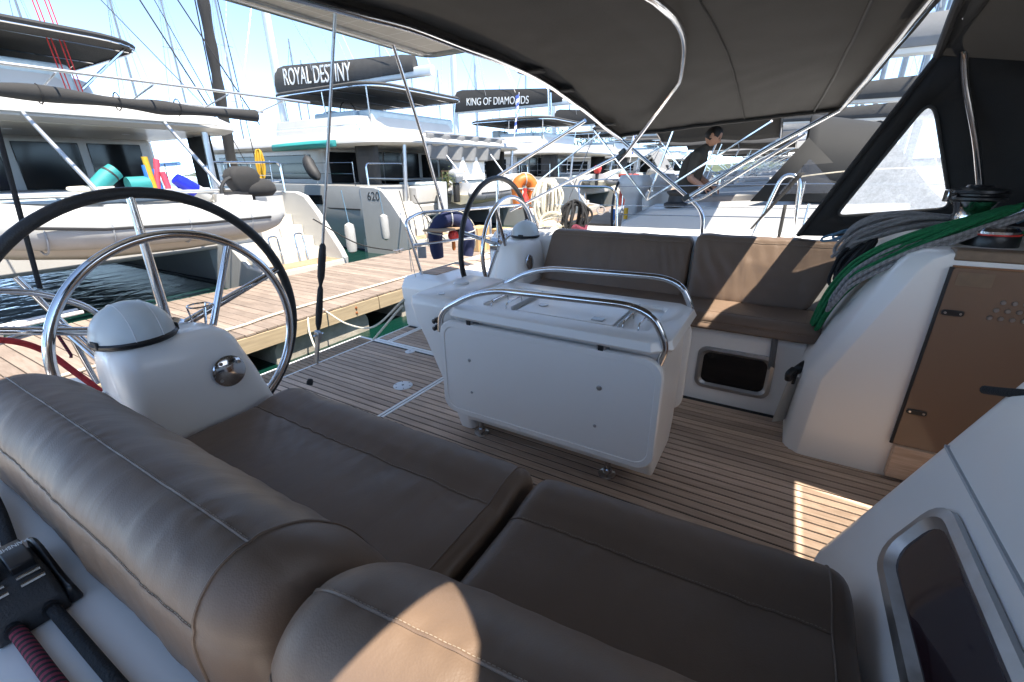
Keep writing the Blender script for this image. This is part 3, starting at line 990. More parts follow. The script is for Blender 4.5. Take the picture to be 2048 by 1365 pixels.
cano = MB().grid(110, 70, bim).build('canopy', 'canvas_canopy', bi, smooth=180)
MB().tube([bim(k / 60, 0) + Vector((0, 0, -.012)) for k in range(61)], .019, 8).build('hem', 'canvas_black', cano)
MB().tube([bim(k / 60, 1) + Vector((0, 0, -.010)) for k in range(61)], .017, 8).build('hem', 'canvas_black', cano)
MB().tube([bim(0, k / 30) + Vector((0, .003, -.008)) for k in range(31)], .012, 8).build('hem', 'canvas_black', cano)
MB().tube([bim(k / 60, .62) + Vector((0, 0, -.004)) for k in range(61)], .0035, 6).build('seam', 'canvas_black', cano)
MB().tube([bim(k / 60, .90) + Vector((0, 0, -.005)) for k in range(61)], .005, 6).build('zip', 'rubber', cano)
for u_, v in ((.30, .02), (.20, .02), (.05, .02)):
    p = bim(u_, v)
    MB().obox(p + Vector((0, 0, -.02)), (.07, .12, .012), (0, 1, 0)).build('webbing_patch', 'canvas_dark', cano, bevel=.004)
# bows
def pbow(pts, name='bow', rr=.0125):
    MB().tube(pts, rr, 12).build(name, 'steel', bi)
aft = [bim(k / 40, 0) + Vector((.02, 0, -.034)) for k in range(2, 41)]
pbow(arc_corners([(-.452, 3.255, .84), (-.462, 3.25, 1.03), (-.60, 3.22, 1.145), (-1.03, 3.20, 1.475)], .08) + aft)
front = [bim(k / 40, 1) + Vector((-.02, 0, -.034)) for k in range(2, 41)]
pbow(arc_corners([(-.575, 3.215, 1.11), (-.2, 3.2, 1.37), (.155, 3.19, 1.62 - .04)], .1) + front)
pbow([(-.56, 3.21, 1.085), (-.47, 3.205, 1.12), (.02, 3.24, 1.47)], 'brace', .0085)
midb = []
for k in range(3, 41):
    y = 3.2 - 3.4 * k / 40
    x = -.30 - .25 * math.sqrt((y - 1.6) ** 2 + .12) - .22 * max(0, (y - 2.5) / .7) ** 1.5
    v = (x - bim_aft(y)) / (bim_front(y) - bim_aft(y))
    midb.append(Vector((x, y, bim_z(y, v) - .022)))
pbow([(-1.05, 3.215, 1.345), (-.99, 3.20, 1.40)] + midb)
pbow([(-2.16, 3.62, .945), (-1.04, 3.215, 1.385)], 'stay', .0105)
pbow([(-2.20, 3.40, 1.22), (-1.26, 3.10, 1.60)], 'stay', .0125)
for p in ((-1.04, 3.212, 1.372), (-.575, 3.218, 1.115), (-1.02, 3.2, 1.40)):
    MB().obox(p, (.05, .034, .034), (.8, 0, .6)).build('jaw_slide', 'black_plastic', bi, bevel=.006)
# legs on the starboard side
MB().tube(arc_corners([(-.45, -.16, .64), (-.46, -.17, 1.0), (-1.02, -.10, 1.46)], .1), .0125, 10).build('bow', 'steel', bi)

# ================================================================ SOLAR PANEL over the stern
sp_ = thing('solar_panel', 'pale solar panel with rounded steel frame above the stern', 'solar panel', (-1.9, 1.55, 2.08))
o_ = rrect(1.62, 3.05, .12, 6)
sc_ = Vector((-1.745, 1.53, 2.10))
pnl = MB().rings([[sc_ + Vector((a * .97, b * .985, 0)) for a, b in o_], [sc_ + Vector((a * .97, b * .985, .03)) for a, b in o_]]).build('panel', 'solar_under', sp_, smooth=30)
MB().tube([sc_ + Vector((a, b, .008)) for a, b in o_], .020, 8, closed=True).build('frame', 'steel_dull', sp_)
MB().tube([sc_ + Vector((a * .88, b * .95, -.006)) for a, b in rrect(1.62, 3.05, .05, 4)], .009, 6, closed=True).build('inner_frame', 'steel_dull', sp_)
MB().tube([(-2.47, 2.62, 2.09), (-2.56, 2.95, 1.55), (-2.70, 3.32, .96)], .0125, 10).build('strut', 'steel', sp_)
MB().tube([(-2.47, .2, 2.09), (-2.70, -.4, .96)], .0125, 10).build('strut', 'steel', sp_)
MB().tube([(-1.40, 2.8, 2.09), (-1.40, 2.85, 1.62)], .0125, 10).build('strut', 'steel', sp_)
MB().tube([(-1.40, .2, 2.09), (-1.40, .15, 1.55)], .0125, 10).build('strut', 'steel', sp_)

# ================================================================ BACKSTAY
bs = thing('backstay', 'grey wire backstay with two black covered turnbuckles at the transom', 'backstay', (-2.74, 1.82, 0))
def bsp(z):
    return Vector((-2.745 + .322 * z, 1.82 + .005 * z, z))
MB().tube([bsp(.52), bsp(6)], .0085, 8).build('wire', 'steel_dull', bs)
MB().tube([bsp(z) for z in (.88, .86, .78, .66, .60)], [.009, .02, .024, .023, .010], 12).build('turnbuckle', 'rubber', bs)
MB().tube([bsp(z) for z in (.60, .57, .42, .32, .27)], [.010, .018, .023, .020, .009], 12).build('turnbuckle', 'rubber', bs)
MB().obox(bsp(.12), (.26, .034, .016), bsp(1) - bsp(0), (0, 1, 0)).build('chainplate', 'steel_dull', bs, bevel=.003)
MB().obox(bsp(.23), (.06, .05, .03), bsp(1) - bsp(0), (0, 1, 0)).build('toggle', 'steel_dull', bs, bevel=.005)
MB().tube([bsp(.23) + Vector((0, -.04, 0)), bsp(.23) + Vector((0, .04, 0))], .008, 8).build('pin', 'steel', bs)

# ================================================================ SPRAYHOOD
dg = thing('sprayhood', 'black canvas sprayhood with a scuffed triangular side window at the right', 'sprayhood', (.8, 1.72, .95))
A_ = Vector((.085, 3.06, .93)); B_ = Vector((.432, 2.76, 1.725)); D_ = Vector((1.05, 2.78, 1.62)); E_ = Vector((1.55, 3.05, .99))
pn = (B_ - A_).cross(E_ - A_).normalized()
def onp(p):
    p = Vector(p)
    t = (A_ - p).dot(pn) / pn.y
    return Vector((p.x, p.y + t, p.z))
D_ = onp(D_)
ia, ib, ib2, ic = onp((.233, 3, 1.046)), onp((.448, 2.85, 1.545)), onp((.485, 2.85, 1.535)), onp((.682, 3, 1.105))
win = arc_corners([(ia + ic) / 2, ia, ib, ib2, ic, (ia + ic) / 2], .05, 4)[:-1]
oc = [(A_ + E_) / 2, A_, B_, D_, E_, (A_ + E_) / 2]
nW = len(win)
outer = []
anchors = [(0, 0), (3, 1), (8, 2), (13, 3), (18, 4), (nW, 5)]
for (i0, j0), (i1, j1) in zip(anchors, anchors[1:]):
    for k in range(i0, i1):
        t = (k - i0) / (i1 - i0)
        outer.append(oc[j0].lerp(oc[j1], t))
side = MB().rings([outer, win], True, False).build('side_panel', 'canvas_black', dg, smooth=180, solid=.005)
inn = [(p - sum(win, Vector()) / nW) * 1.02 + sum(win, Vector()) / nW for p in win]
wp = MB()
wp.v = [p + Vector((0, .006, 0)) for p in inn]
wp.f = [tuple(range(nW))]
wp.build('window', 'vinyl_window', side, smooth=180)
MB().tube([p - pn * .004 if pn.y > 0 else p + pn * .004 for p in win], .0075, 6, closed=True).build('window_binding', 'canvas_dark', side)
MB().tube([A_, B_], .012, 8).build('hem', 'canvas_black', side)
aftc = catmull([B_, (.395, 2.42, 1.845), (.345, 1.9, 1.905), (.335, 1.3, 1.905), (.33, .6, 1.87), (.32, .1, 1.78), (.27, -.25, 1.55)], 8)
frc = catmull([D_, (1.05, 2.4, 1.70), (1.05, 1.9, 1.74), (1.05, 1.3, 1.74), (1.05, .6, 1.72), (1.05, .1, 1.66), (1.05, -.25, 1.5)], 8)
bsc = catmull([E_, (1.62, 2.5, 1.0), (1.65, 1.9, 1.0), (1.65, 1.3, 1.0), (1.62, .6, 1.0), (1.6, .1, .99), (1.55, -.4, .9)], 8)
nC = len(aftc)
MB().grid(nC, 10, lambda a, b: aftc[round(a * (nC - 1))].lerp(frc[round(a * (nC - 1))], b) + Vector((0, 0, .035 * math.sin(math.pi * b) * min(1, 7 * a)))).build('roof', 'canvas_canopy', dg, smooth=180)
MB().tube(aftc, .016, 8).build('hem', 'canvas_black', dg)
# front: canvas either side of a clear middle window
def frontp(a, b):
    k = a * (nC - 1)
    i = min(int(k), nC - 2)
    f_ = k - i
    return frc[i].lerp(frc[i + 1], f_).lerp(bsc[i].lerp(bsc[i + 1], f_), b)
MB().grid(12, 8, lambda a, b: frontp(a * .36, b)).build('front_panel', 'canvas_black', dg, smooth=180, solid=.004)
MB().grid(12, 8, lambda a, b: frontp(.66 + a * .34, b)).build('front_panel', 'canvas_black', dg, smooth=180, solid=.004)
MB().grid(8, 4, lambda a, b: frontp(.36 + a * .30, .62 + .38 * b)).build('front_panel', 'canvas_black', dg, smooth=180, solid=.004)
MB().grid(8, 6, lambda a, b: frontp(.365 + a * .29, .02 + b * .60)).build('front_window', 'vinyl_window', dg, smooth=180)
# starboard side and a flap added towards the bimini to shape the sun patches
sA = Vector((.12, -.38, .68))
def sidep(a, b):
    return sA.lerp(Vector((1.55, -.4, .9)), a).lerp(Vector((.27, -.25, 1.55)).lerp(Vector((1.05, -.25, 1.5)), a), b)
MB().grid(10, 3, lambda a, b: sidep(a, .14 * b)).build('side_panel', 'canvas_black', dg, smooth=180, solid=.005)
MB().grid(10, 3, lambda a, b: sidep(a, .86 + .14 * b)).build('side_panel', 'canvas_black', dg, smooth=180, solid=.005)
MB().grid(3, 8, lambda a, b: sidep(.12 * a, .14 + .72 * b)).build('side_panel', 'canvas_black', dg, smooth=180, solid=.005)
MB().grid(4, 8, lambda a, b: sidep(.72 + .28 * a, .14 + .72 * b)).build('side_panel', 'canvas_black', dg, smooth=180, solid=.005)
MB().grid(8, 8, lambda a, b: sidep(.12 + .60 * a, .14 + .72 * b)).build('window', 'clear_vinyl', dg, smooth=180)
def flap_edge(y):
    pts = [(-.30, .19), (-.05, .205), (.05, .205), (.11, .190), (.15, .168), (.177, .138), (.22, .095), (.30, .06), (.6, .1), (1.0, .19), (1.85, .21)]
    for (a, b), (c_, d_) in zip(pts, pts[1:]):
        if y <= c_:
            return b + (d_ - b) * (y - a) / (c_ - a)
    return pts[-1][1]
def flapp(a, b):
    y = -.30 + 2.36 * a
    x0 = flap_edge(y)
    z0 = bim_z(max(y, -.2), 1) + .02
    return Vector((x0 + (.60 - x0) * b, y, z0 + (1.93 - .38 * max(0, (.8 - y) / 1.1) ** 2 - z0) * b))
MB().grid(60, 6, flapp).build('shade_flap', 'canvas_canopy', dg, smooth=180)
# tubes and roll-up pocket
MB().tube(arc_corners([(.758, 2.90, 1.14), (.655, 2.84, 1.40), (.545, 2.79, 1.63), (.50, 2.74, 1.76), (.44, 2.55, 1.82)], .08), .0145, 12).build('bow', 'steel', dg)
MB().tube([(.80, 2.72, 1.09), (1.10, 2.66, 1.30)], .0085, 10).build('grab_rail', 'steel', dg)
MB().tube(catmull([(.455, 2.70, 1.775), (.46, 2.55, 1.83), (.45, 2.3, 1.87)], 6), .030, 10).build('roll_pocket', 'canvas_black', dg)
MB().grid(8, 6, lambda a, b: (1.02 + .2 * a, 2.76 + .02 * b, 1.12 + .18 * b + .01 * math.sin(a * 9))).build('pocket', 'canvas_navy', dg, smooth=180, solid=.004)

# ================================================================ COMPANIONWAY DOOR
dr = thing('companionway_door', 'brown smoked acrylic companionway door leaf with black hinges', 'door', (.9, 2.25, .18))
leafd = MB().rings([[(.915 + a, y, .562 + b) for a, b in rrect(.685, .765, .012, 3)] for y in (2.236, 2.247)]).build('leaf', 'smoked_acrylic', dr, bevel=.001, seg=1)
MB().tube([(.570, 2.243, .180), (.570, 2.243, .945)], .0075, 8).build('edge_seal', 'rubber', dr)
MB().box(.574, 1.26, 2.2475, 2.2605, .175, .95).build('backing', 'cabin_wood', dr)
for z in (.775, .345):
    h_ = MB().rings([[(.612 + a, y, z + b) for a, b in rrect(.066, .022, .009, 3)] for y in (2.229, 2.2355)]).build('hinge', 'black_plastic', dr, bevel=.002)
    for k in (-.022, .022):
        MB().lathe([(.0050, 0), (.0040, .002), (.0005, .002)], (.612 + k, 2.229, z), (0, -1, 0), n=10).build('screw', 'steel', h_)
for i in range(3):
    for j in range(7):
        MB().lathe([(.0088, 0), (.0070, .005), (.0005, .005)], (.735 + j * .030 - i * .010, 2.2355, .832 - i * .030), (0, -1, 0), n=10).build('vent_stud', 'steel_dull', dr)
MB().rings([[(.64 + a, y, .905 + b) for a, b in rrect(.10, .05, .004, 2)] for y in (2.2350, 2.2356)]).build('sticker', 'trim_brown', dr)

# ================================================================ FITTINGS ON THE FAR BULKHEAD
def winch(loc, s_, label, top='steel', drum='steel_dull'):
    t = thing('winch', label, 'winch', loc)
    MB().lathe([(.085 * s_, 0), (.085 * s_, .012 * s_), (.074 * s_, .028 * s_), (.066 * s_, .05 * s_)], loc, n=32).build('base', 'black_plastic', t)
    MB().lathe([(.064 * s_, .05 * s_), (.058 * s_, .07 * s_), (.055 * s_, .10 * s_), (.06 * s_, .125 * s_), (.072 * s_, .145 * s_)], loc, n=48).build('drum', drum, t)
    MB().lathe([(.074 * s_, .146 * s_), (.088 * s_, .152 * s_), (.088 * s_, .160 * s_), (.07 * s_, .166 * s_), (.07 * s_, .172 * s_), (.09 * s_, .176 * s_), (.088 * s_, .186 * s_), (.04 * s_, .196 * s_), (.036 * s_, .204 * s_), (.012 * s_, .204 * s_), (.012 * s_, .19 * s_), (.001, .19 * s_)], loc, n=36).build('self_tailer', top, t)
    MB().obox(Vector(loc) + Vector((-.085 * s_, -.03 * s_, .165 * s_)), (.03 * s_, .03 * s_, .045 * s_), (1, .3, 0)).build('feeder', 'steel', t, bevel=.003)
    return t
winch((.675, 2.66, 1.0), 1.08, 'large winch wrapped with green rope beside the sprayhood tube', 'black_plastic', 'steel')
wb = thing('winch', 'low black winch with a chrome cap under the rope coils', 'winch', (.715, 2.50, 1.0))
MB().lathe([(.085, 0), (.086, .004), (.084, .04), (.082, .044)], (.715, 2.50, .998), n=36).build('base', 'black_plastic', wb)
MB().lathe([(.0832, .045), (.084, .048), (.0832, .051)], (.715, 2.50, .998), n=36).build('red_band', 'red_plastic', wb)
MB().lathe([(.080, .051), (.080, .060), (.068, .072), (.03, .076), (.001, .076)], (.715, 2.50, .998), n=36).build('cap', 'steel', wb)

def coil(name, label, mat, axis_pts, width, turns, rr, seed, cat='rope', spread=.02, sag=0, taper=1, flat=None):
    """a rope hung in long loops along axis_pts; width = half distance of the two sides of the loop"""
    rnd = random.Random(seed)
    ax = catmull(axis_pts, 6)
    n = len(ax)
    pts = []
    for t_ in range(turns):
        o1 = Vector((rnd.uniform(-1, 1), rnd.uniform(-1, 1), rnd.uniform(-.6, 1))) * spread
        o2 = Vector((rnd.uniform(-1, 1), rnd.uniform(-1, 1), rnd.uniform(-.6, 1))) * spread
        ext = rnd.uniform(-.06, .06)
        for sgn, off, rngk in ((-1, o1, range(0, n)), (1, o2, range(n - 1, -1, -1))):
            for k in rngk:
                if k % 3 and k not in (0, n - 1):
                    continue
                t = k / (n - 1)
                tg = (ax[min(k + 1, n - 1)] - ax[max(k - 1, 0)]).normalized()
                upv = Vector(flat) if flat else Vector((-.85, -.2, .5))
                sd = tg.cross(upv).normalized()
                wv = width * (.35 + .65 * math.sin(math.pi * min(1, max(0, (t * .92 + .04)))) ** .6) * (1 + (taper - 1) * t)
                p = ax[k] + sd * sgn * wv + off * (.4 + .6 * math.sin(math.pi * t)) + tg * ext * (t - .3)
                pts.append(p)
    P = catmull(pts, 4)
    o = MB().tube(P, rr, 7).build(name, mat)
    return tag(o, label, cat)
rope_ax = [(.775, 2.60, 1.130), (.60, 2.50, 1.055), (.455, 2.48, .965), (.335, 2.56, .84), (.265, 2.61, .69), (.225, 2.60, .535)]
coil('rope_coil', 'green rope coil draped from the winch down the white bulkhead', 'rope_green', rope_ax, .030, 9, .0076, 3, spread=.034)
coil('rope_coil', 'grey flecked rope coil draped beside the green rope', 'rope_fleck', [p if i else (.79, 2.56, 1.10) for i, p in enumerate([(0, 0, 0), (.60, 2.46, 1.02), (.445, 2.43, .945), (.325, 2.50, .82), (.275, 2.535, .70)])], .044, 4, .0082, 8, spread=.020)
coil('rope_coil', 'bunch of grey brown rope lying behind the green coil', 'rope_grey', [(.62, 2.72, 1.07), (.46, 2.70, 1.055), (.33, 2.74, .985), (.27, 2.76, .91)], .040, 9, .0082, 5, spread=.036)
coil('rope_coil', 'black rope hanging in small loops beside the far back cushion', 'rope_black', [(.37, 2.70, .97), (.31, 2.66, .88), (.275, 2.66, .79)], .038, 8, .0085, 12, spread=.026)
coil('rope_coil', 'pale blue rope loop lying on the far back cushion', 'rope_blue', [(.44, 2.78, 1.02), (.30, 2.80, .985), (.22, 2.83, .955)], .028, 2, .0065, 15, spread=.008)
tag(MB().tube(catmull([(.70, 2.60, 1.045), (.80, 2.52, 1.05), (.90, 2.46, 1.015), (1.1, 2.46, 1.01)], 6), .0085, 8).build('rope', 'rope_green'), 'single green rope leading forward from the winch', 'rope')
tag(MB().tube(catmull([(.78, 2.66, 1.05), (.95, 2.60, 1.045), (1.2, 2.6, 1.02)], 6), .013, 8).build('rope', 'rope_grey'), 'thick grey brown rope leading forward behind the winch', 'rope')
tag(MB().tube(catmull([(.86, 2.80, 1.07), (.90, 2.78, 1.10), (.95, 2.78, 1.08), (1.02, 2.76, 1.11), (1.1, 2.75, 1.08)], 6), .015, 8).build('rope', 'rope_blue'), 'knotted blue rope beside the sprayhood window', 'rope')

# winch handle in its pocket on the far bench front
wh = thing('winch_crank', 'black winch crank standing in a cream pocket on the far bulkhead', 'winch crank', (.20, 2.50, .03))
pk = MB().rings([[(.185 + a * .35, 2.50 + a * .6, .04), (.14 + a * .35, 2.46 + a * .6, .04), (.17 + a * .35, 2.46 + a * .6, .30), (.215 + a * .35, 2.50 + a * .6, .30)] for a in (-.035, .045)]).build('pocket', 'gelcoat_warm', wh, bevel=.006)
MB().tube(catmull([(.178, 2.475, .27), (.183, 2.472, .33), (.205, 2.475, .365), (.225, 2.50, .375)], 5), [.016] * 6 + [.022] * 10, 10).build('grip', 'black_plastic', wh)
MB().tube(catmull([(.16, 2.44, .30), (.158, 2.43, .335), (.175, 2.45, .355)], 5), .017, 10).build('lock_lever', 'black_plastic', wh)
# webbing strap hanging over the far portlight
ws = MB().grid(2, 8, lambda a, b: (.055 + .030 * a + .012 * b, 2.612 - .012 * math.sin(b * 3), .465 - .20 * b)).build('webbing_strap', 'canvas_grey', smooth=180, solid=.003)
tag(ws, 'grey webbing strap hanging beside the dark portlight of the far bench', 'strap')

# ================================================================ NEAR SIDE: clutch, sheets, halyard tail
CLM = Matrix.Translation((-.855, .045, .672)) @ Matrix.Diagonal((.74, .74, .80, 1)) @ Matrix.Translation((.855, -.045, -.672))
cl = thing('rope_clutch', 'black and steel rope clutch on the white deck at lower left', 'rope clutch', (-.96, .035, .67))
bd = []
for (x, zt, hw) in ((-1.10, .03, .052), (-1.06, .055, .056), (-.95, .062, .056), (-.90, .050, .056), (-.862, .035, .055), (-.845, .006, .053)):
    bd.append([(x, .035 - hw, .672), (x, .035 + hw, .672), (x, .035 + hw, .672 + zt * .8), (x, .035 + hw * .8, .672 + zt), (x, .035 - hw * .8, .672 + zt), (x, .035 - hw, .672 + zt * .8)])
MB().rings(bd).xform(CLM).build('body', 'canvas_dark', cl, bevel=.006, seg=3)
for yy in (.008, .062):
    lv = MB().rings([[(x, yy + w_, .672 + z) for w_, z in ((-.019, .05), (.019, .05), (.019, h_), (-.019, h_))] for x, h_ in ((-1.10, .055), (-1.05, .082), (-.985, .088), (-.955, .078))]).xform(CLM).build('lever', 'black_plastic', cl, bevel=.008, seg=3)
    text('lettering', 'MAIN SHEET' if yy < .03 else 'MAINSHEET', .018, CLM @ frame_mtx((-1.018, yy, .7605), (0, -1, 0), (1, 0, -.05)), 'white_print', lv, sx=.62, ext=.0004)
    for xx in (-.935, -.905):
        MB().tube([(xx, yy - .018, .672 + .062), (xx, yy + .018, .672 + .062)], .005, 8).xform(CLM).build('roller', 'steel', cl)
    MB().lathe([(.016, 0), (.014, -.003), (.0125, -.02), (.001, -.02)], (-.8445, yy, .690), (1, 0, .0), n=14).xform(CLM).build('fairlead', 'black_plastic', cl)
MB().rings([[(-1.10 + .25 * k / 6, .100 + w_, .672 + z) for w_, z in ((-.012, 0), (.012, 0), (.006, .045 + .02 * math.sin(k)), (-.006, .05 + .02 * math.sin(k)))] for k in range(7)]).xform(CLM).build('side_plate', 'black_plastic', cl, bevel=.006)
tag(MB().tube(catmull([(-.875, .018, .688), (-.82, .020, .683), (-.70, .022, .682), (-.5, .028, .681), (-.25, .034, .681)], 12), .0095, 14).build('rope', 'rope_maroon'), 'maroon rope with black bands running from the clutch along the deck', 'rope')
tag(MB().tube(catmull([(-.875, .058, .688), (-.80, .060, .683), (-.66, .062, .682), (-.45, .066, .681), (-.2, .07, .681)], 8), .0085, 14).build('rope', 'rope_black'), 'plain black rope running from the clutch along the deck', 'rope')
tag(MB().tube(catmull([(-1.03, .02, .69), (-1.18, .045, .70), (-1.32, .05, .73), (-1.45, .03, .75), (-1.6, -.02, .72)], 10), .0115, 12).build('rope', 'rope_maroon'), 'maroon rope leaving the back of the clutch at the left edge', 'rope')
tag(MB().tube(catmull([(-1.03, .06, .69), (-1.20, .08, .70), (-1.30, .085, .715), (-1.42, .08, .74), (-1.6, .02, .72)], 10), .010, 12).build('rope', 'rope_black'), 'black rope coming up behind the clutch at the left edge', 'rope')
MBtail = MB()
MBtail.tube(catmull([(.402, 1.155, .882), (.42, 1.10, .905), (.435, 1.06, .925), (.455, 1.02, .955), (.49, 1.03, .985), (.485, 1.08, .985), (.455, 1.09, .955), (.445, 1.05, .945), (.47, .98, .96), (.52, .93, 1.02), (.6, .9, 1.02)], 8), .0085, 10)
tag(MBtail.build('rope_tail', 'rope_black'), 'black rope tail looped over the near bulkhead at the right edge', 'rope')
tag(MB().lathe([(.011, 0), (.012, .012), (.008, .022), (.001, .024)], (-1.44, .91, .545), (0, .4, 1), n=14).build('rubber_knob', 'rubber'), 'small black knob behind the aft corner of the near seat cushion', 'knob')
# ================================================================ PUSHPIT, LIFELINES AND WHAT HANGS ON THEM (own yacht)
pp = thing('pushpit', 'stainless stern rail at the far quarter with wooden seat slat', 'rail', (-2.5, 3.4, .445))
top_pts = arc_corners([(-2.66, 2.92, .445), (-2.745, 2.86, .90), (-2.72, 3.02, .958), (-2.10, 3.98, .985), (-1.98, 4.04, .78)], [.05, .06, .12, .10], 6)
MB().tube(top_pts, .0128, 10).build('top_rail', 'steel', pp)
MB().tube([(-2.70, 2.89, .70), (-2.62, 3.05, .705), (-2.10, 3.95, .735), (-1.99, 4.03, .76)], .0115, 10).build('mid_rail', 'steel', pp)
for a, b in (((-2.36, 3.58, .445), (-2.36, 3.585, .975)), ((-2.16, 3.86, .45), (-2.14, 3.93, .985)), ((-2.05, 3.97, .74), (-2.22, 4.02, .985))):
    MB().tube([a, b], .0115, 10).build('post', 'steel', pp)
MB().tube([(-1.93, 4.05, .77), (-2.10, 3.98, 1.0)], .010, 8).build('brace', 'steel', pp)
MB().box(-2.70, -2.50, 3.02, 3.32, .80, .815).build('seat_slat', 'teak_far', pp, bevel=.003)
for (a, b) in (((-2.745, 2.87, .72), (-2.64, 2.82, .44)), ((-2.75, 2.88, .92), (-2.76, 2.90, .46))):
    MB().tube([a, b], .003, 6).build('lashing', 'rope_white', pp)
# padlock-like foil tag on the rail
tag(MB().obox((-2.69, 2.98, .625), (.075, .01, .10), (.75, .62, 0)).build('foil_tag', 'steel_dull', bevel=.01), 'crumpled silver tag hanging on the far stern rail', 'tag')
ll = thing('guard_wires', 'steel guard wires and stanchions along the far side deck', 'guard wires', (-.6, 4.0, .77))
for z in (.985, .74):
    MB().tube([(-2.10, 3.98, z), (-.17, 4.02, z + .02), (.4, 4.05, z + .03), (3, 3.9, z + .1)], .0025, 6).build('wire', 'steel', ll)
# gate hoop stanchion
hp = thing('gate_stanchion', 'inverted U steel gate stanchion behind the far back cushion', 'stanchion', (-.05, 3.7, .77))
MB().tube(arc_corners([(-.185, 3.72, .78), (-.06, 3.70, 1.25), (.045, 3.70, 1.24), (.085, 3.70, .78)], .075, 8), .0128, 10).build('hoop', 'steel', hp)
MB().tube([(.125, 3.76, .78), (.13, 3.76, 1.06)], .0095, 8).build('post', 'steel', hp)
MB().tube(catmull([(.045, 3.68, 1.235), (.13, 3.6, 1.25), (.35, 3.55, 1.275), (.7, 3.5, 1.29)], 4), .0035, 6).build('lashing', 'rope_white', hp)
wb2 = MB().grid(2, 10, lambda a, b: (.03 - .23 * b + .035 * a * (1 - .6 * b), 3.60 + .12 * b, 1.26 - .38 * b)).build('webbing_strap', 'canvas_black', smooth=180, solid=.004)
tag(wb2, 'black webbing strap slanting down from the gate stanchion', 'strap')
wb3 = MB().grid(2, 6, lambda a, b: (-.02 + .022 * a, 3.62, 1.06 - .25 * b)).build('webbing_strap', 'canvas_black', smooth=180, solid=.004)
tag(wb3, 'black webbing tail hanging straight beside the gate stanchion', 'strap')

def horseshoe(name, label, cat, c, ua, va, rad, tube, mat, a0, a1, legs=0, lines=None):
    t = thing(name, label, cat, (c[0], c[1], c[2] - rad - legs))
    c = Vector(c); ua = Vector(ua).normalized(); va = Vector(va).normalized()
    pts = []
    aa0 = R(a0); aa1 = R(a1)
    def q(a):
        return c + ua * rad * math.cos(a) + va * rad * math.sin(a)
    if legs:
        pts += [q(aa0) - va * legs * k / 5 - ua * .10 * (k / 5) ** 2 * rad for k in range(5, 0, -1)]
    pts += [q(aa0 + (aa1 - aa0) * k / 30) for k in range(31)]
    if legs:
        pts += [q(aa1) - va * legs * k / 5 + ua * .10 * (k / 5) ** 2 * rad for k in range(1, 6)]
    n = len(pts)
    rr = [tube * (1 - .25 * (abs(2 * k / (n - 1) - 1) ** 8)) * (1 + .05 * noise.noise((k * .7, rad * 9, 0))) for k in range(n)]
    bd = MB().tube(pts, rr, 12)
    b_ = bd.build('body', mat, t, smooth=60)
    nn = ua.cross(va)
    for k in (n // 5, n // 2, 4 * n // 5):
        p = pts[k]
        tg = (pts[k + 1] - pts[k - 1]).normalized()
        s1 = tg.cross(nn).normalized()
        MB().tube([p + (s1 * math.cos(g) + nn * math.sin(g)) * tube * 1.06 for g in [2 * math.pi * j / 14 for j in range(14)]], .006, 6, closed=True).build('band', 'hypalon' if lines is None else lines, b_)
    ln_ = [p + ((p - c).normalized()) * tube * 1.12 for p in pts[3:-3:3]]
    MB().tube(catmull(ln_, 3), .0045, 6).build('grab_line', 'rope_white', b_)
    return t
nb = Vector((.62, .78, 0))
horseshoe('lifebuoy', 'navy blue covered horseshoe lifebuoy hanging on the far stern rail', 'lifebuoy', (-2.60, 3.30, .735), nb, (0, 0, 1), .155, .066, 'canvas_navy', -8, 188, .17)
lt = thing('rescue_light', 'orange rescue light hanging inside the navy lifebuoy', 'light', (-2.60, 3.32, .66))
MB().lathe([(.02, -.04), (.045, -.03), (.05, 0), (.04, .03), (.015, .045)], (-2.60, 3.32, .74), n=16).build('lamp', 'red_plastic', lt)
MB().lathe([(.016, 0), (.018, -.08), (.01, -.10)], (-2.60, 3.32, .70), n=10).build('handle', 'orange', lt)
horseshoe('lifebuoy', 'orange horseshoe lifebuoy standing in its bracket on the far rail', 'lifebuoy', (-2.27, 4.08, 1.12), nb, (0, 0, 1), .085, .055, 'orange', -20, 200, .16, 'hypalon')
tag(MB().tube(arc_corners([(-2.36, 4.0, 1.09), (-2.30, 4.02, 1.11), (-2.14, 4.05, 1.11)], .02), .007, 8).build('bracket', 'steel'), 'steel bracket across the orange lifebuoy', 'bracket')
tag(MB().lathe([(.03, 0), (.045, .02), (.035, .06), (.015, .10), (.02, .14)], (-2.22, 4.0, .985), n=12).build('rescue_light', 'red_plastic'), 'red rescue light on the bracket beside the orange lifebuoy', 'light')
coil('rope_coil', 'thick coil of cream mooring rope hanging on the far guard wire', 'rope_white', [(-1.98, 4.02, 1.17), (-1.985, 4.0, 1.0), (-1.98, 3.98, .84)], .07, 13, .012, 21, spread=.07, flat=(.5, -.86, 0))
coil('rope_coil', 'heap of cream rope lying on the far side deck', 'rope_white', [(-1.95, 3.82, .83), (-1.83, 3.84, .86), (-1.72, 3.86, .82)], .05, 4, .012, 25, spread=.04, flat=(0, -.6, .8))
coil('rope_coil', 'black rope coil hanging on the far guard wire above the back cushion', 'rope_black', [(-1.65, 3.92, .995), (-1.65, 3.90, .88), (-1.66, 3.88, .78)], .075, 12, .0100, 22, spread=.075, flat=(.5, -.86, 0))
coil('rope_coil', 'small grey line hanging in a loop on the far guard wire', 'rope_grey', [(-1.42, 3.96, .985), (-1.42, 3.95, .91)], .03, 2, .006, 29, spread=.008, flat=(.5, -.86, 0))
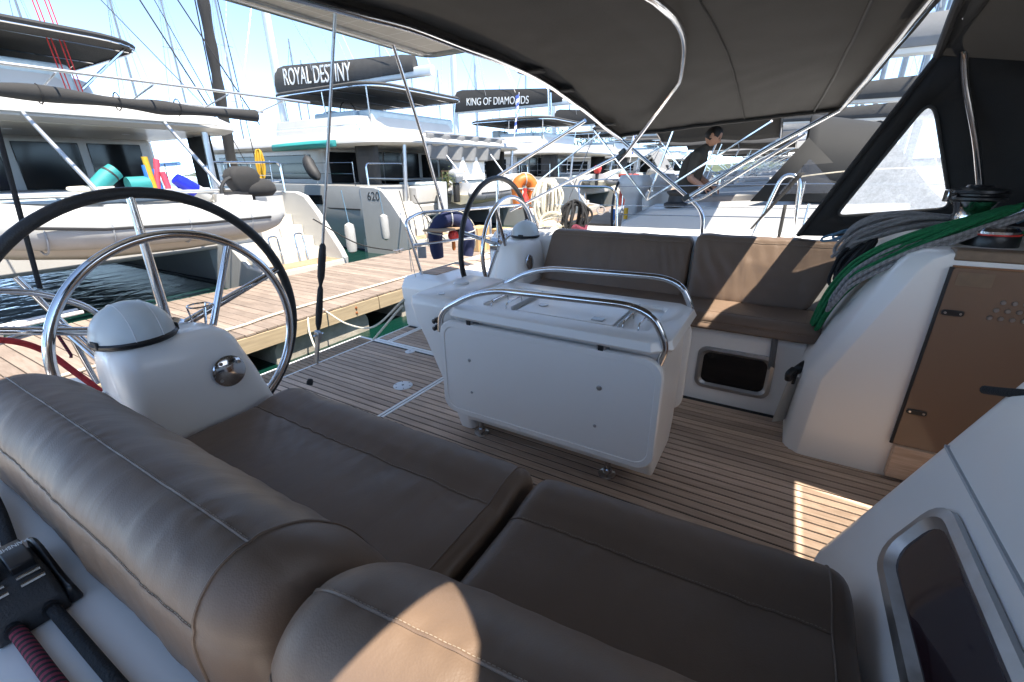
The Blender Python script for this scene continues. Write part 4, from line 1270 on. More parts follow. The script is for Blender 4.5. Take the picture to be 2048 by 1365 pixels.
tag(MB().lathe([(.05, 0), (.055, .02), (.02, .03)], (-1.53, 3.74, .79), n=20).tube([(-1.53 + .06 * math.cos(a), 3.74 + .06 * math.sin(a), .815 + .012 * math.sin(3 * a)) for a in [2 * math.pi * k / 20 for k in range(20)]], .014, 8, closed=True).build('winch_cover', 'rope_maroon'), 'low winch with maroon rope behind the far back cushion', 'winch')

# near (starboard) quarter rails, fender and red line at the left edge
tag(MB().tube([(-2.60, .55, .86), (-2.56, .60, 1.5), (-2.52, .64, 2.09)], .009, 8).build('rope', 'rope_black'), 'dark rope rising from the stern rail to the solar panel at the left edge', 'rope')
np_ = thing('pushpit', 'stainless stern rails at the left edge beyond the near steering wheel', 'rail', (-2.6, .4, .41))
MB().tube(arc_corners([(-2.55, .20, .93), (-2.60, .52, .86), (-2.56, .70, .735), (-2.55, .75, .45)], .10), .0128, 10).build('top_rail', 'steel', np_)
MB().tube([(-2.62, .50, .915), (-2.62, .585, .69), (-2.55, .60, .41)], .0118, 10).build('post', 'steel', np_)
MB().tube(arc_corners([(-2.5, -.1, .66), (-2.58, .45, .69), (-2.60, .585, .70), (-2.50, .68, .42)], .06), .0118, 10).build('mid_rail', 'steel', np_)
MB().tube([(-2.60, .56, .69), (-2.42, .66, .41)], .0105, 10).build('brace', 'steel', np_)
MB().tube([(-2.60, .54, .70), (-2.585, .56, .56), (-2.58, .555, .55)], .006, 8).build('lashing', 'rope_maroon', np_)
tag(MB().tube(catmull([(-2.2, .20, .80), (-2.22, .33, .775), (-2.25, .42, .70), (-2.20, .47, .60), (-2.12, .50, .53)], 8), [.011] * 30 + [.010] * 3, 10).build('rope', 'rope_red'), 'red rope hanging over the stern rail at the left edge', 'rope')
fe = thing('fender', 'navy covered fender lying at the left edge behind the back cushion', 'fender', (-2.05, .28, .50))
MB().tube(catmull([(-2.35, .05, .56), (-2.25, .14, .565), (-2.05, .28, .56), (-1.92, .36, .55)], 5), [.03, .07, .085, .09, .09, .09, .09, .09, .09, .09, .09, .09, .08, .07, .05, .03], 14).build('body', 'canvas_navy', fe)
MB().tube([(-1.92, .36, .55), (-1.86, .40, .57)], .02, 10).build('eye', 'canvas_navy', fe)
tag(MB().tube(catmull([(-2.5, .12, .66), (-2.3, .22, .645), (-2.05, .35, .655), (-1.9, .40, .60)], 6), .006, 8).build('rope', 'rope_white'), 'thin white line lying over the navy fender', 'rope')

# mooring lines from the quarter to the pontoon
tag(MB().tube(catmull([(-2.73, 2.74, .25), (-3.4, 2.95, -.18), (-4.3, 3.35, -.42), (-5.1, 3.72, -.52), (-5.4, 3.8, -.49)], 8), .010, 8).build('mooring_line', 'rope_white'), 'upper pale mooring line running from the far quarter to the pontoon', 'rope')
tag(MB().tube(catmull([(-2.73, 2.72, .20), (-3.5, 2.75, -.45), (-4.4, 3.0, -.70), (-5.0, 3.3, -.66), (-5.28, 3.5, -.52)], 8), .011, 8).build('mooring_line', 'rope_white'), 'slack pale mooring line sagging below the other one towards the pontoon', 'rope')
tag(MB().tube(catmull([(-2.745, 2.83, .30), (-2.775, 2.83, .26), (-2.76, 2.84, .20)], 6), .012, 8).build('fairlead', 'steel'), 'steel mooring fairlead on the far quarter', 'fairlead')

# ================================================================ PONTOON
dk = thing('pontoon', 'wooden floating pontoon on concrete floats behind the yacht', 'pontoon', (-6.48, 20, -1.0))
DX0, DX1, DZ = -7.72, -5.25, -.50
base = MB().box(DX0 + .03, DX1 - .03, -6, 78, -.60, -.532).build('deck_frame', 'caulk', dk)
first = MB().box(DX0, DX1, 0, .130, DZ - .03, DZ).build('plank', 'dock_wood', dk, bevel=.004, seg=1)
fx = first.location.copy()
rnd = random.Random(4)
y = -3.2
first.location = fx + Vector((0, y, 0))
for k in range(1, 200):
    c_ = first.copy()
    C.objects.link(c_)
    c_.location = fx + Vector((rnd.uniform(-.008, .008), y + k * .139, rnd.uniform(-.002, .002)))
rest = MB()
for k in range(200, 580):
    rest.box(DX0, DX1, y + k * .139, y + k * .139 + .13, DZ - .03, DZ)
tag(rest.build('far_planks', 'dock_wood', dk), kind='stuff')
MB().box(DX1 - .028, DX1 + .012, -6, 4.72, -.735, -.536).build('fascia_board', 'fascia_wood', dk, bevel=.006)
MB().box(DX1 - .028, DX1 + .012, 4.735, 40, -.735, -.536).build('fascia_board', 'fascia_wood', dk, bevel=.006)
MB().box(DX0 - .012, DX0 + .028, -6, 78, -.735, -.536).build('fascia_board', 'fascia_wood', dk, bevel=.006)
for yb in (1.1, 2.1, 3.62, 4.27, 6.55, 8.2):
    for z in (-.595, -.672):
        MB().lathe([(.022, 0), (.020, .008), (.010, .012), (.010, .02), (.001, .02)], (DX1 + .0115, yb, z), (1, 0, 0), n=12).build('bolt', 'rust', dk)
for k in range(26):
    ya = -3.9 + k * 2.30
    o_ = [(ya + a + .78, -1.06 + b) for a, b in rrect(1.56, .65, .16, 5)]
    MB().prism(o_, 0, DX0 + .14, DX1 - .10).build('float', 'concrete', dk, smooth=40)
tag(MB().tube(catmull([(-5.587, -.5, -.478), (-5.60, .686, -.478), (-5.62, 1.4, -.478), (-5.56, 2.7, -.478), (-5.645, 3.4, -.478), (-5.648, 5.62, -.478), (-5.676, 9, -.478), (-5.7, 14, -.478)], 8), .017, 8).build('water_hose', 'rope_white'), 'long white hose lying along the near edge of the pontoon', 'hose')
def cleat(loc, label, s_=1):
    t = thing('cleat', label, 'cleat', loc)
    x, y_, z = loc
    MB().tube([(x, y_ - .16 * s_, z + .09 * s_), (x, y_ - .07 * s_, z + .075 * s_), (x, y_ + .07 * s_, z + .075 * s_), (x, y_ + .16 * s_, z + .09 * s_)], .018 * s_, 8).build('horn', 'steel_dull', t)
    MB().box(x - .02, x + .02, y_ - .07 * s_, y_ - .03 * s_, z, z + .075 * s_).box(x - .02, x + .02, y_ + .03 * s_, y_ + .07 * s_, z, z + .075 * s_).build('post', 'steel_dull', t)
cleat((-7.55, 1.05, -.5), 'mooring cleat at the far edge of the pontoon seen under the near wheel', 1.4)
lad = thing('boarding_ladder', 'white ladder hanging on the far pontoon edge seen under the near wheel', 'ladder', (-7.75, 1.5, -.9))
for xx in (-7.76, -7.95):
    MB().tube([(xx, 1.0, -.42), (xx, 1.95, -.40)], .025, 8).build('stile', 'white_plastic', lad)
for yy in (1.15, 1.4, 1.65, 1.88):
    MB().tube([(-7.76, yy, -.41), (-7.95, yy, -.41)], .018, 8).build('rung', 'white_plastic', lad)
up = thing('power_pedestal', 'red and cream service box standing on the pontoon', 'service box', (-5.75, 19.4, -.5))
MB().box(-6.05, -5.60, 18.9, 19.6, -.5, .95).build('body', 'brick_red', up, bevel=.03)
MB().box(-5.598, -5.55, 19.0, 19.9, -.45, .85).build('front', 'cream', up, bevel=.02)
MB().box(-6.12, -5.5, 18.8, 19.75, .952, 1.08).build('lid', 'brick_red', up, bevel=.05)
for k, (bx, by, s_) in enumerate(((-6.2, 8.9, .36), (-5.95, 9.5, .30))):
    t = thing('cardboard_box', ('tall brown cardboard box on the pontoon behind the navy lifebuoy', 'small brown cardboard box on the pontoon beside the far wheel')[k], 'box', (bx, by, -.5))
    MB().box(bx - s_ / 2, bx + s_ / 2, by - s_ * .8, by + s_ * .8, -.5, -.5 + s_ * 1.5).build('carton', 'box_card', t, bevel=.006)
    MB().box(bx + s_ / 2 + .001, bx + s_ / 2 + .004, by - .04, by + .04, -.5, -.5 + s_ * 1.499).build('tape', 'cream', t)

# ================================================================ CATAMARANS stern-to on the other side of the pontoon
def dinghy(label, c, axis, L, rt, hullmat='hull_cream', engine=None, name='dinghy', group=None, beam=None):
    """inflatable, axis = unit vector from stern to bow"""
    ax = Vector(axis).normalized()
    sd = Vector((0, 0, 1)).cross(ax)
    c = Vector(c)
    B = beam or L * .42
    t = thing(name, label, 'dinghy', c, group)
    def P(l, s_, h):
        return c + ax * l + sd * s_ + Vector((0, 0, h))
    pts = []
    hb = B / 2 - rt
    prof = [(-.56, hb, .0), (-.48, hb, 0), (-.2, hb, 0), (.1, hb, .02), (.28, hb * .9, .06), (.40, hb * .62, .12), (.455, hb * .25, .16)]
    left = [P(l * L, s_, h * L * .5 + rt * 2.2) for l, s_, h in prof]
    right = [P(l * L, -s_, h * L * .5 + rt * 2.2) for l, s_, h in reversed(prof)]
    pt = catmull(left + right, 6)
    n = len(pt)
    rr = []
    for k in range(n):
        e = min(k, n - 1 - k) / 7
        rr.append(rt * (min(1, .18 + .82 * e) if e < 1 else 1))
    tb_ = MB().tube(pt, rr, 14).build('tube', 'hypalon', t, smooth=60)
    for sg in (1, -1):
        MB().tube([P(l * L, sg * (hb + rt), h * L * .5 + rt * 2.2) for l, h in ((-.46, 0), (-.2, 0), (.1, .02), (.26, .06))], .018, 6).build('rubbing_strake', 'rubber', tb_)
    rg = []
    for l, w, dp in ((-.46, .95, 1.0), (-.2, 1, 1.1), (.1, .95, 1.05), (.28, .75, .7), (.40, .45, .15), (.45, .15, -.4)):
        h0 = rt * 2.2 + max(0, l) * .12 * L * .5
        rg.append([P(l * L, hb * w, h0 - rt * .3), P(l * L, hb * w * .6, h0 - rt * (.6 + .7 * max(dp, 0))), P(l * L, 0, h0 - rt * (.9 + .75 * dp)), P(l * L, -hb * w * .6, h0 - rt * (.6 + .7 * max(dp, 0))), P(l * L, -hb * w, h0 - rt * .3)])
    MB().rings(rg).build('hull', hullmat, t, smooth=40)
    for l in (-.38, -.15, .08, .24):
        for sg in (1, -1):
            cc_ = P(l * L, sg * hb * (1 if l < .2 else .93), rt * 2.2 + max(0, l) * .1 * L * .5)
            MB().tube([cc_ + (sd * math.cos(q) + Vector((0, 0, 1)) * math.sin(q)) * rt * 1.01 for q in [2 * math.pi * j / 18 for j in range(18)]], .012, 5, closed=True).build('seam_band', 'hypalon_grey', tb_)
    MB().obox(P(-.43 * L, 0, rt * 2.4), (.05, hb * 2, rt * 2.2), ax).build('transom', 'gelcoat', t)
    MB().obox(P(-.05 * L, 0, rt * 3.0), (.25, hb * 1.8, .12), ax).build('thwart', 'gelcoat_grey', t, bevel=.03)
    if engine:
        e0 = P(-.50 * L, 0, rt * 3.6)
        mt_, txt = engine
        rg = []
        for h, a, b in ((0, .16, .11), (.10, .22, .15), (.26, .26, .17), (.36, .22, .15), (.42, .12, .09)):
            rg.append([e0 + ax * x_ + sd * y_ + Vector((0, 0, h)) for x_, y_ in rrect(a * 2, b * 2, .07, 4)])
        eg = MB().rings(rg).build('outboard', mt_, t, smooth=50)
        MB().obox(e0 + Vector((0, 0, -.32)) - ax * .03, (.22, .14, .62), ax).build('outboard_leg', 'rubber', t, bevel=.03)
        if txt:
            o_ = e0 + Vector((0, 0, .2)) + sd * (-.175 if sd.dot(Vector((1, -1, 0))) < 0 else .175)
            s2 = -sd if sd.dot(Vector((1, -1, 0))) < 0 else sd
            xa = Vector((0, 0, 1)).cross(s2)
            text('lettering', txt, .13, frame_mtx(o_, xa, (0, 0, 1)), 'white_print', eg, sx=.9)
    return t

def catamaran(yc, label, sx=-8.75, bag='canvas_dark', txt=None, serif=False, flyz=5.02, flyhw=2.7, flymat='canvas_dark', hull_txt=None, detail=2, mastx=-11.9, curtain=None, bagh=.85, boomz=5.75, far=False, flyx=(-9.2, -3.3)):
    t = thing('catamaran', label, 'catamaran', (sx - 7, yc, WZ))
    T_ = Matrix.Translation((sx, yc, WZ))
    def bd(mb_, name, mat, parent=t, **k):
        return mb_.xform(T_).build(name, mat, parent, **k)
    for s_ in (-1, 1):
        yh = 4.0 * s_
        rg = []
        for x, w, zt, zb in ((-1.85, 1.0, 1.92, -.35), (-4, 1.03, 1.95, -.5), (-9, 1.0, 2.0, -.55), (-14, .8, 2.1, -.5), (-17.5, .3, 2.2, -.3), (-18.6, .06, 2.22, .3)):
            rg.append([(x, yh + a * w, zb + (zt - zb) * b) for a, b in ((-.97, 1), (-1.0, .7), (-.86, .3), (-.5, 0), (.5, 0), (.86, .3), (1.0, .7), (.97, 1))])
        h_ = bd(MB().rings(rg), 'hull', 'hull_paint', smooth=50)
        ow, iw = (yh + s_ * .86, yh + s_ * 1.0), (yh - s_ * 1.0, yh - s_ * .88)
        out = [(-1.95, 1.92), (-1.35, 1.915), (-1.05, 1.83), (-.72, 1.50), (-.08, .68), (.02, .50), (0, .28), (-.5, .12), (-1.95, -.25)]
        bd(MB().prism(out, 1, min(ow), max(ow)), 'stern_wall', 'hull_paint', h_, smooth=30, bevel=.03, seg=3)
        inn_ = [(-1.95, 1.45), (-1.50, 1.25), (-.62, .56), (.0, .48), (0, .28), (-.5, .12), (-1.95, -.25)]
        bd(MB().prism(inn_, 1, min(iw), max(iw)), 'stern_wall', 'hull_paint', h_, smooth=30, bevel=.03, seg=3)
        lo_, hi_ = yh - .875, yh + .855
        for xa_, xb_, zt in ((-2.2, -1.62, 1.40), (-1.62, -1.28, 1.17), (-1.28, -.94, .94), (-.94, -.60, .71), (-.60, .04, .48)):
            bd(MB().box(xa_, xb_ + .012, lo_, hi_, -.1 if xa_ < -.7 else .2, zt), 'step', 'gelcoat_warm', h_, bevel=.025, seg=3)
        bd(MB().box(-.56, .0, lo_ + .06, hi_ - .06, .481, .489), 'platform_teak', 'teak_far', h_)
        if detail > 1:
            for yy in (yh - .35, yh + .25):
                bd(MB().tube(arc_corners([(-.55, yy - .1, .49), (-.62, yy - .1, 1.08), (-.62, yy + .1, 1.08), (-.55, yy + .1, .49)], .08), .018, 8), 'ladder_rail', 'steel', h_)
            bd(MB().box(-14, -2.0, yh + s_ * 1.005, yh + s_ * 1.02, 1.25, 1.29), 'rub_line', 'black_print', h_)
        for xw in (-4.6, -7.4, -10.2):
            bd(MB().box(xw - .95, xw + .95, yh + s_ * 1.0 - .03, yh + s_ * 1.0 + .035, 1.36, 1.66), 'hull_window', 'pane_cat', h_, bevel=.06, seg=3)
        bd(MB().box(-16, -1.6, yh - .85, yh + .85, -.2, .04), 'antifouling', 'antifoul', h_)
        # guard rail along the hull
        if detail > 0:
            for k in range(4 if detail < 2 else 6):
                bd(MB().tube([(-2.2 - 1.7 * k, yh + s_ * .9, 1.9), (-2.2 - 1.7 * k, yh + s_ * .92, 2.6)], .016, 6), 'stanchion', 'steel', h_)
            for z in (2.58, 2.27):
                bd(MB().tube([(-2.2, yh + s_ * .92, z), (-15, yh + s_ * .75, z + .1)], .008, 5), 'guard_wire', 'steel', h_)
            bd(MB().tube(arc_corners([(-1.7, yh - s_ * .75, 1.5), (-1.72, yh - s_ * .75, 2.55), (-1.72, yh + s_ * .85, 2.55), (-1.7, yh + s_ * .85, 1.9)], .12), .022, 8), 'stern_rail', 'steel', h_)
            bd(MB().tube([(-1.72, yh - s_ * .75, 2.1), (-1.72, yh + s_ * .85, 2.15)], .016, 8), 'stern_rail', 'steel', h_)
    bd(MB().box(-13.5, -1.55, -3.2, 3.2, .85, 1.30), 'bridge_deck', 'boat_white', smooth=30, bevel=.08)
    bd(MB().box(-2.15, -1.55, -2.95, 2.95, 1.302, 1.86), 'aft_bench', 'boat_white', bevel=.06, seg=3)
    bd(MB().box(-2.6, -1.62, -2.7, 2.7, 1.862, 1.98), 'bench_cushion', 'cushion_blue_grey', bevel=.05, seg=3)
    bd(MB().box(-4.6, -3.2, -1.6, 1.6, 2.0, 2.06), 'cockpit_table', 'gelcoat_grey', bevel=.02)
    # saloon aft bulkhead: frame and dark panes
    sal = bd(MB().box(-12, -5.0, -3.75, 3.75, 1.302, 3.12), 'saloon', 'boat_white', smooth=30, bevel=.10, seg=3)
    for (ya, yb, za, zb) in ((-3.5, -2.2, 1.95, 2.98), (-2.0, -1.0, 1.40, 3.02), (-.92, .05, 1.40, 3.02), (.13, 1.1, 1.40, 3.02), (1.3, 2.35, 1.95, 2.98), (2.5, 3.5, 1.95, 2.98)):
        bd(MB().box(-4.995, -4.975, ya, yb, za, zb), 'window', 'pane_cat', sal, bevel=.04)
    for s_ in (-1, 1):
        bd(MB().box(-11.4, -5.6, s_ * 3.745 - .02, s_ * 3.745 + .02, 2.1, 2.9), 'window', 'pane_cat', sal, bevel=.04)
    # roof slab
    rx0, rx1, rw = -12.6, -1.30, 4.25
    cx, L_ = (rx0 + rx1) / 2, rx1 - rx0
    rg = []
    for z, ins, rr in ((3.10, .16, 1.1), (3.16, .0, 1.25), (3.30, .02, 1.25), (3.42, .22, 1.2), (3.56, .75, 1.0), (3.62, 1.3, .8)):
        rg.append([(cx + a, b, z) for a, b in rrect(L_ - 2 * ins, 2 * (rw - ins), rr, 7)])
    rf = bd(MB().rings(rg), 'roof', 'boat_white', smooth=60)
    bd(MB().rings([[(cx + a, b, 3.092) for a, b in rrect(L_ - .5, 2 * rw - .5, 1.0, 6)], [(cx + a, b, 3.0985) for a, b in rrect(L_ - .5, 2 * rw - .5, 1.0, 6)]]), 'ceiling', 'gelcoat_warm', rf)
    for s_ in (-1, 1):
        bd(MB().tube([(-1.75, s_ * 3.3, 1.3), (-1.62, s_ * 3.3, 3.11)], .06, 10), 'pillar', 'alu', rf)
        bd(MB().grid(6, 5, lambda a, b: (-2.3 - 1.0 * a, s_ * (3.75 + .05 * math.sin(a * 9)), 3.09 - 1.5 * b)), 'side_curtain', 'canvas_dark', rf, smooth=180, solid=.01)
    for s_ in (-1, 1):
        bd(MB().tube(arc_corners([(-10, s_ * 3.3, 3.5), (-9.9, s_ * 3.3, 3.75), (-3.4, s_ * 3.45, 3.75), (-3.3, s_ * 3.45, 3.48)], .1), .02, 6), 'roof_rail', 'steel', rf)
        bd(MB().box(-11.2, -10.4, s_ * 1.4 - .35, s_ * 1.4 + .35, 3.60, 3.66), 'roof_hatch', 'pane_cat', rf, bevel=.03)
    bd(MB().tube([(rx1 + .01, -3.4, 3.22), (rx1 + .01, 3.4, 3.22)], .018, 6), 'gutter', 'gelcoat_grey', rf)
    for yy in (-2.6, -.9, .9, 2.6):
        bd(MB().lathe([(.07, 0), (.06, -.01), (.001, -.012)], (-3.2, yy, 3.0915), n=12), 'downlight', 'white_plastic', rf)
    # flybridge
    fb = bd(MB().rings([[( -6.6 + a * k_, b * k_, z) for a, b in rrect(5.4, 5.6, .9, 6)] for z, k_ in ((3.58, 1.02), (3.95, 1.0), (4.12, .985), (4.14, .96), (4.0, .93), (3.7, .92))], True, True), 'flybridge', 'boat_white', smooth=50)
    for (xa_, xb_, ya, yb) in ((-4.6, -3.95, -2.3, 2.3), (-6.8, -4.6, -2.45, -1.85), (-6.8, -4.6, 1.85, 2.45)):
        bd(MB().box(xa_, xb_, ya, yb, 3.72, 4.34), 'seat', 'cushion_blue_grey', fb, bevel=.08, seg=3)
    if detail > 1:
        bd(MB().box(-8.6, -8.0, -.6, .6, 3.7, 4.7), 'helm_console', 'boat_white', fb, bevel=.08)
    bd(MB().tube([(-7.7, .0 + .42 * math.cos(a), 4.65 + .42 * math.sin(a)) for a in [2 * math.pi * k / 28 for k in range(28)]], .022, 6, closed=True), 'helm_wheel', 'rubber', fb)
    fx0, fx1 = flyx
    fm, fl_ = (fx0 + fx1) / 2, fx1 - fx0
    rg = []
    for z, ins in ((flyz, .02), (flyz + .05, 0), (flyz + .10, .06), (flyz + .22, .7), (flyz + .26, 1.4)):
        rg.append([(fm + a, b, z + .05 * math.cos(a * .5)) for a, b in rrect(fl_ - 2 * ins, 2 * (flyhw - ins), 1.0, 7)])
    fbm = bd(MB().rings(rg), 'fly_bimini', flymat, smooth=60)
    for s_ in (-1, 1):
        for x in (fx0 + .7, fm, fx1 - .7):
            bd(MB().tube([(x, s_ * 2.3, 3.9), (x + .1, s_ * (flyhw - .25), flyz + .03)], .026, 6), 'post', 'steel', fbm)
    for k in range(4):
        x = fx0 + .8 + k * (fl_ - 1.6) / 3
        bd(MB().tube([(x, -flyhw + .15, flyz - .01), (x, 0, flyz + .04), (x, flyhw - .15, flyz - .01)], .026, 6), 'roof_bow', 'steel', fbm)
    bd(MB().tube([(fm + a, b, flyz - .005) for a, b in rrect(fl_ - .1, 2 * flyhw - .1, .95, 6)], .024, 6, closed=True), 'roof_rim', 'steel', fbm)
    # mast, boom, sail bag
    ms = bd(MB().rings([[(mastx + a * k_, b * k_, z) for a, b in rrect(.42, .26, .12, 4)] for z, k_ in ((3.5, 1), (14, 1), (25, .75))]), 'mast', 'mast_paint', smooth=50)
    for z in (10.5, 17):
        bd(MB().tube([(mastx + .5, -1.5, z + .2), (mastx, 0, z), (mastx + .5, 1.5, z + .2)], .035, 6), 'spreader', 'mast_paint', ms)
    for s_ in (-1, 1):
        bd(MB().tube([(mastx + 1.6, s_ * 4.2, 2.0), (mastx + .5, s_ * 1.5, 10.7), (mastx, s_ * .1, 22)], .014, 5), 'shroud', 'steel_dull', ms)
        bd(MB().tube([(mastx + 2.1, s_ * 4.2, 2.0), (mastx, s_ * .1, 10.4)], .014, 5), 'shroud', 'steel_dull', ms)
    bx1 = -3.0
    bm_ = bd(MB().rings([[(x, b, boomz + a) for a, b in rrect(.34, .24, .08, 4)] for x in (mastx + .25, bx1)]), 'boom', 'mast_paint', smooth=50)
    rg = []
    for k in range(15):
        f_ = k / 14
        x = mastx + .1 + f_ * (bx1 - .9 - mastx)
        hh = bagh * (1 - .45 * f_) * (1 if 0 < k < 14 else .9)
        w = .24 * (1 + .12 * math.sin(k * 2.1)) * (1 - .3 * f_)
        rg.append([(x, a * w, boomz + .08 + b * hh) for a, b in ((-.9, -.12), (-1.05, .25), (-.75, .65), (-.2, .97), (.2, .97), (.75, .65), (1.05, .25), (.9, -.12))])
    bg_ = bd(MB().rings(rg), 'sail_bag', bag, smooth=60)
    if txt:
        body, size, fx_, sxx, tilt = txt
        text('lettering', body, size, Matrix.Translation((sx, yc, WZ)) @ frame_mtx((mastx + fx_, -.325, boomz + .50 - .045 * fx_), (1, .012, -.045), (0, tilt, 1)), 'white_print', bg_, sx=sxx, ext=.01)
    for f_ in (.3, .55, .8):
        x = mastx + f_ * (bx1 - mastx)
        for s_ in (-1, 1):
            bd(MB().tube([(x, s_ * .2, boomz + bagh * .6), (mastx + .1, 0, 16)], .008, 4), 'lazy_jack', 'steel_dull', ms)
    bd(MB().tube([(bx1, 0, boomz), (mastx, 0, 24.5)], .010, 4), 'topping_lift', 'steel_dull', ms)
    return t

cat1 = catamaran(1.95, 'big white catamaran at far left with a dinghy on its davits', sx=-8.55, flyz=4.72, flyhw=3.45, flymat='canvas_black', flyx=(-10, -3.0))
cat2 = catamaran(14.6, 'white catamaran with ROYAL DESTINY on its black sail bag', sx=-8.95, bag='canvas_dark', txt=('ROYAL DESTINY', .92, 3.05, .62, .0), mastx=-12.1, bagh=.98)
text('lettering', '620', .34, frame_mtx((-10.35, 14.6 - 5.002, .60), (1, 0, 0), (0, 0, 1)), 'black_print', cat2, sx=1.0)
cat3 = catamaran(27.6, 'white catamaran with KING OF DIAMONDS on its black sail bag', sx=-8.9, bag='canvas_black', txt=('KING OF DIAMONDS', .62, 3.55, .80, .0), mastx=-11.9, bagh=1.25, boomz=6.1)
cat4 = catamaran(40.6, 'white catamaran right of the KING OF DIAMONDS one, black bag without readable name', sx=-9, bag='canvas_black', detail=1, mastx=-10.5, bagh=1.3, boomz=6.0)
cat5 = catamaran(53.6, 'farther white catamaran half hidden behind the bimini frame', sx=-9, bag='canvas_dark', detail=1)
cat6 = catamaran(66.6, 'farthest white catamaran at the end of the row', sx=-9, bag='canvas_dark', detail=1)

pf = MB().box(-9.4, -8.15, -1.2, .75, -.80, -.46).build('tender_platform', 'hull_paint', cat1, bevel=.08, seg=3)
MB().box(-9.3, -8.25, -1.1, .65, -.459, -.452).build('teak', 'teak_far', pf)
for p0, p1, rr in (((-11.0, 5.98, 2.42), (-20.6, 1.95, 23), .016), ((-12.0, 7.6, 2.43), (-20.6, 1.95, 23), .016), ((-11.0, 5.98, 2.42), (-20.6, 1.95, 14), .009), ((-11.6, 7.0, 1.0), (-18, 5.0, 16), .009)):
    MB().tube([p0, p1], rr, 6).build('stay', 'rope_black', cat1)
# cat 1: davits, dinghy and the things lying on them
dv = thing('davits', 'aluminium davit struts holding the dinghy of the left catamaran', 'davits', (-8.6, 3.5, .9))
MB().tube([(-9.9, 2.62, 2.18), (-8.45, 2.74, 1.06)], .032, 10).build('strut', 'alu', dv)
MB().tube([(-9.9, 4.45, 2.18), (-8.45, 4.46, 1.03)], .032, 10).build('strut', 'alu', dv)
MB().tube([(-8.5, 1.2, 1.05), (-8.5, 5.0, 1.0)], .03, 10).build('cross_beam', 'alu', dv)
MB().box(-9.0, -8.55, 1.6, 4.3, 1.02, 1.06).build('tray', 'gelcoat_grey', dv, bevel=.01)
dinghy('white inflatable dinghy hanging across the stern of the left catamaran', (-8.15, 2.70, .04), (0, -1, 0), 3.9, .26, hullmat='gelcoat_warm', engine=('canvas_black', None), beam=1.75)
def blob(name, label, cat, mat, pts, rad, n=14):
    return tag(MB().tube(pts, rad, n).build(name, mat), label, cat)
blob('water_toy', 'teal rolled water mat lying tilted on the davits', 'water toy', 'teal', [(-8.75, 2.82, 1.10), (-8.75, 3.0, 1.26), (-8.75, 3.12, 1.34)], [.115, .12, .115])
tag(MB().tube([(-8.75 + .001, 3.03, 1.285), (-8.75, 3.05, 1.30)], .123, 14).build('strap', 'rubber'), 'black strap round the tilted teal mat', 'strap')
blob('water_toy', 'flat teal bag lying beside the rolled mat on the davits', 'water toy', 'teal', [(-8.75, 3.22, 1.13), (-8.75, 3.50, 1.14)], [.12, .12])
for nm_, mt_, x_, y_, h_, tl_ in (('blue', 'blue_foam', -8.72, 3.50, .36, .0), ('yellow', 'yellow', -8.70, 3.54, .48, -.02), ('long pink', 'pink', -8.75, 3.60, .45, .10), ('short pink', 'pink', -8.66, 3.72, .26, -.03), ('short blue', 'blue_foam', -8.78, 3.66, .30, -.04)):
    blob('swim_noodle', nm_ + ' foam swim noodle standing upright on the davits', 'swim noodle', mt_, [(x_, y_, 1.06), (x_, y_ + tl_, 1.06 + h_)], .042, 12)
fn = thing('fender', 'white fender with royal blue end leaning on the davits', 'fender', (-8.6, 4.0, 1.0))
MB().tube([(-8.6, 3.83, 1.22), (-8.6, 3.92, 1.14), (-8.6, 4.08, 1.02)], [.09, .115, .115], 14).build('end', 'royal_blue', fn)
MB().tube([(-8.6, 4.08, 1.02), (-8.6, 4.25, .90), (-8.6, 4.30, .86)], [.115, .115, .05], 14).build('body', 'hypalon', fn)
coil('rope_coil', 'coil of tan rope lying on the davit tray', 'rope_white', [(-8.7, 2.52, 1.10), (-8.7, 2.8, 1.09), (-8.7, 3.0, 1.10)], .06, 4, .024, 31, spread=.03, flat=(0, 0, 1))
oc_ = thing('outboard_cover', 'black covered bundle on the dinghy stern of the left catamaran', 'covered outboard', (-8.2, 4.85, .95))
MB().rings([[(-8.2 + a * k_, 4.9 + b * k_, z) for a, b in [(.26 * math.cos(q), .34 * math.sin(q)) for q in [2 * math.pi * j / 18 for j in range(18)]]] for z, k_ in ((.90, .75), (.98, 1.0), (1.08, .98), (1.17, .75), (1.20, .3))]).build('cover', 'canvas_black', oc_, smooth=60)
MB().tube([(-8.05, 4.45 + .24 * math.cos(q), .98 + .24 * math.sin(q)) for q in [math.pi * j / 14 for j in range(15)]], .03, 8).box(-8.07, -8.04, 4.25, 4.65, .95, 1.0).build('wheel_guard', 'rubber', oc_)
# solar rack and rolled awning over cat 1's roof edge
rk = thing('roof_rack', 'long white solar rack with a rolled black awning above the left catamaran cockpit', 'rack', (-9.6, 3.8, 2.2))
MB().tube([(-9.6, -1, 2.44), (-9.6, 6.2, 2.45)], .022, 8).build('edge_rail', 'alu', rk)
MB().box(-9.5, -9.46, -1, 5.6, 2.30, 2.40).build('fascia', 'gelcoat', rk)
MB().tube([(-8.35, -1, 2.535), (-8.35, 6.4, 2.55)], .022, 8).build('edge_rail', 'alu', rk)
for y_ in (.5, 1.6, 2.7, 3.8, 4.9, 5.9):
    MB().tube([(-8.45, y_, 2.53), (-9.5, y_ + .05, 2.38)], .014, 6).build('strut', 'alu', rk)
awp = catmull([(-8.75, -1.5, 2.30), (-8.75, 1.5, 2.29), (-8.75, 2.6, 2.30), (-8.75, 3.6, 2.27), (-8.75, 4.3, 2.26), (-8.75, 5.5, 2.27)], 8)
MB().tube(awp, [.085 + .02 * math.sin(k * .5) for k in range(len(awp))], 12).build('rolled_awning', 'canvas_black', rk)
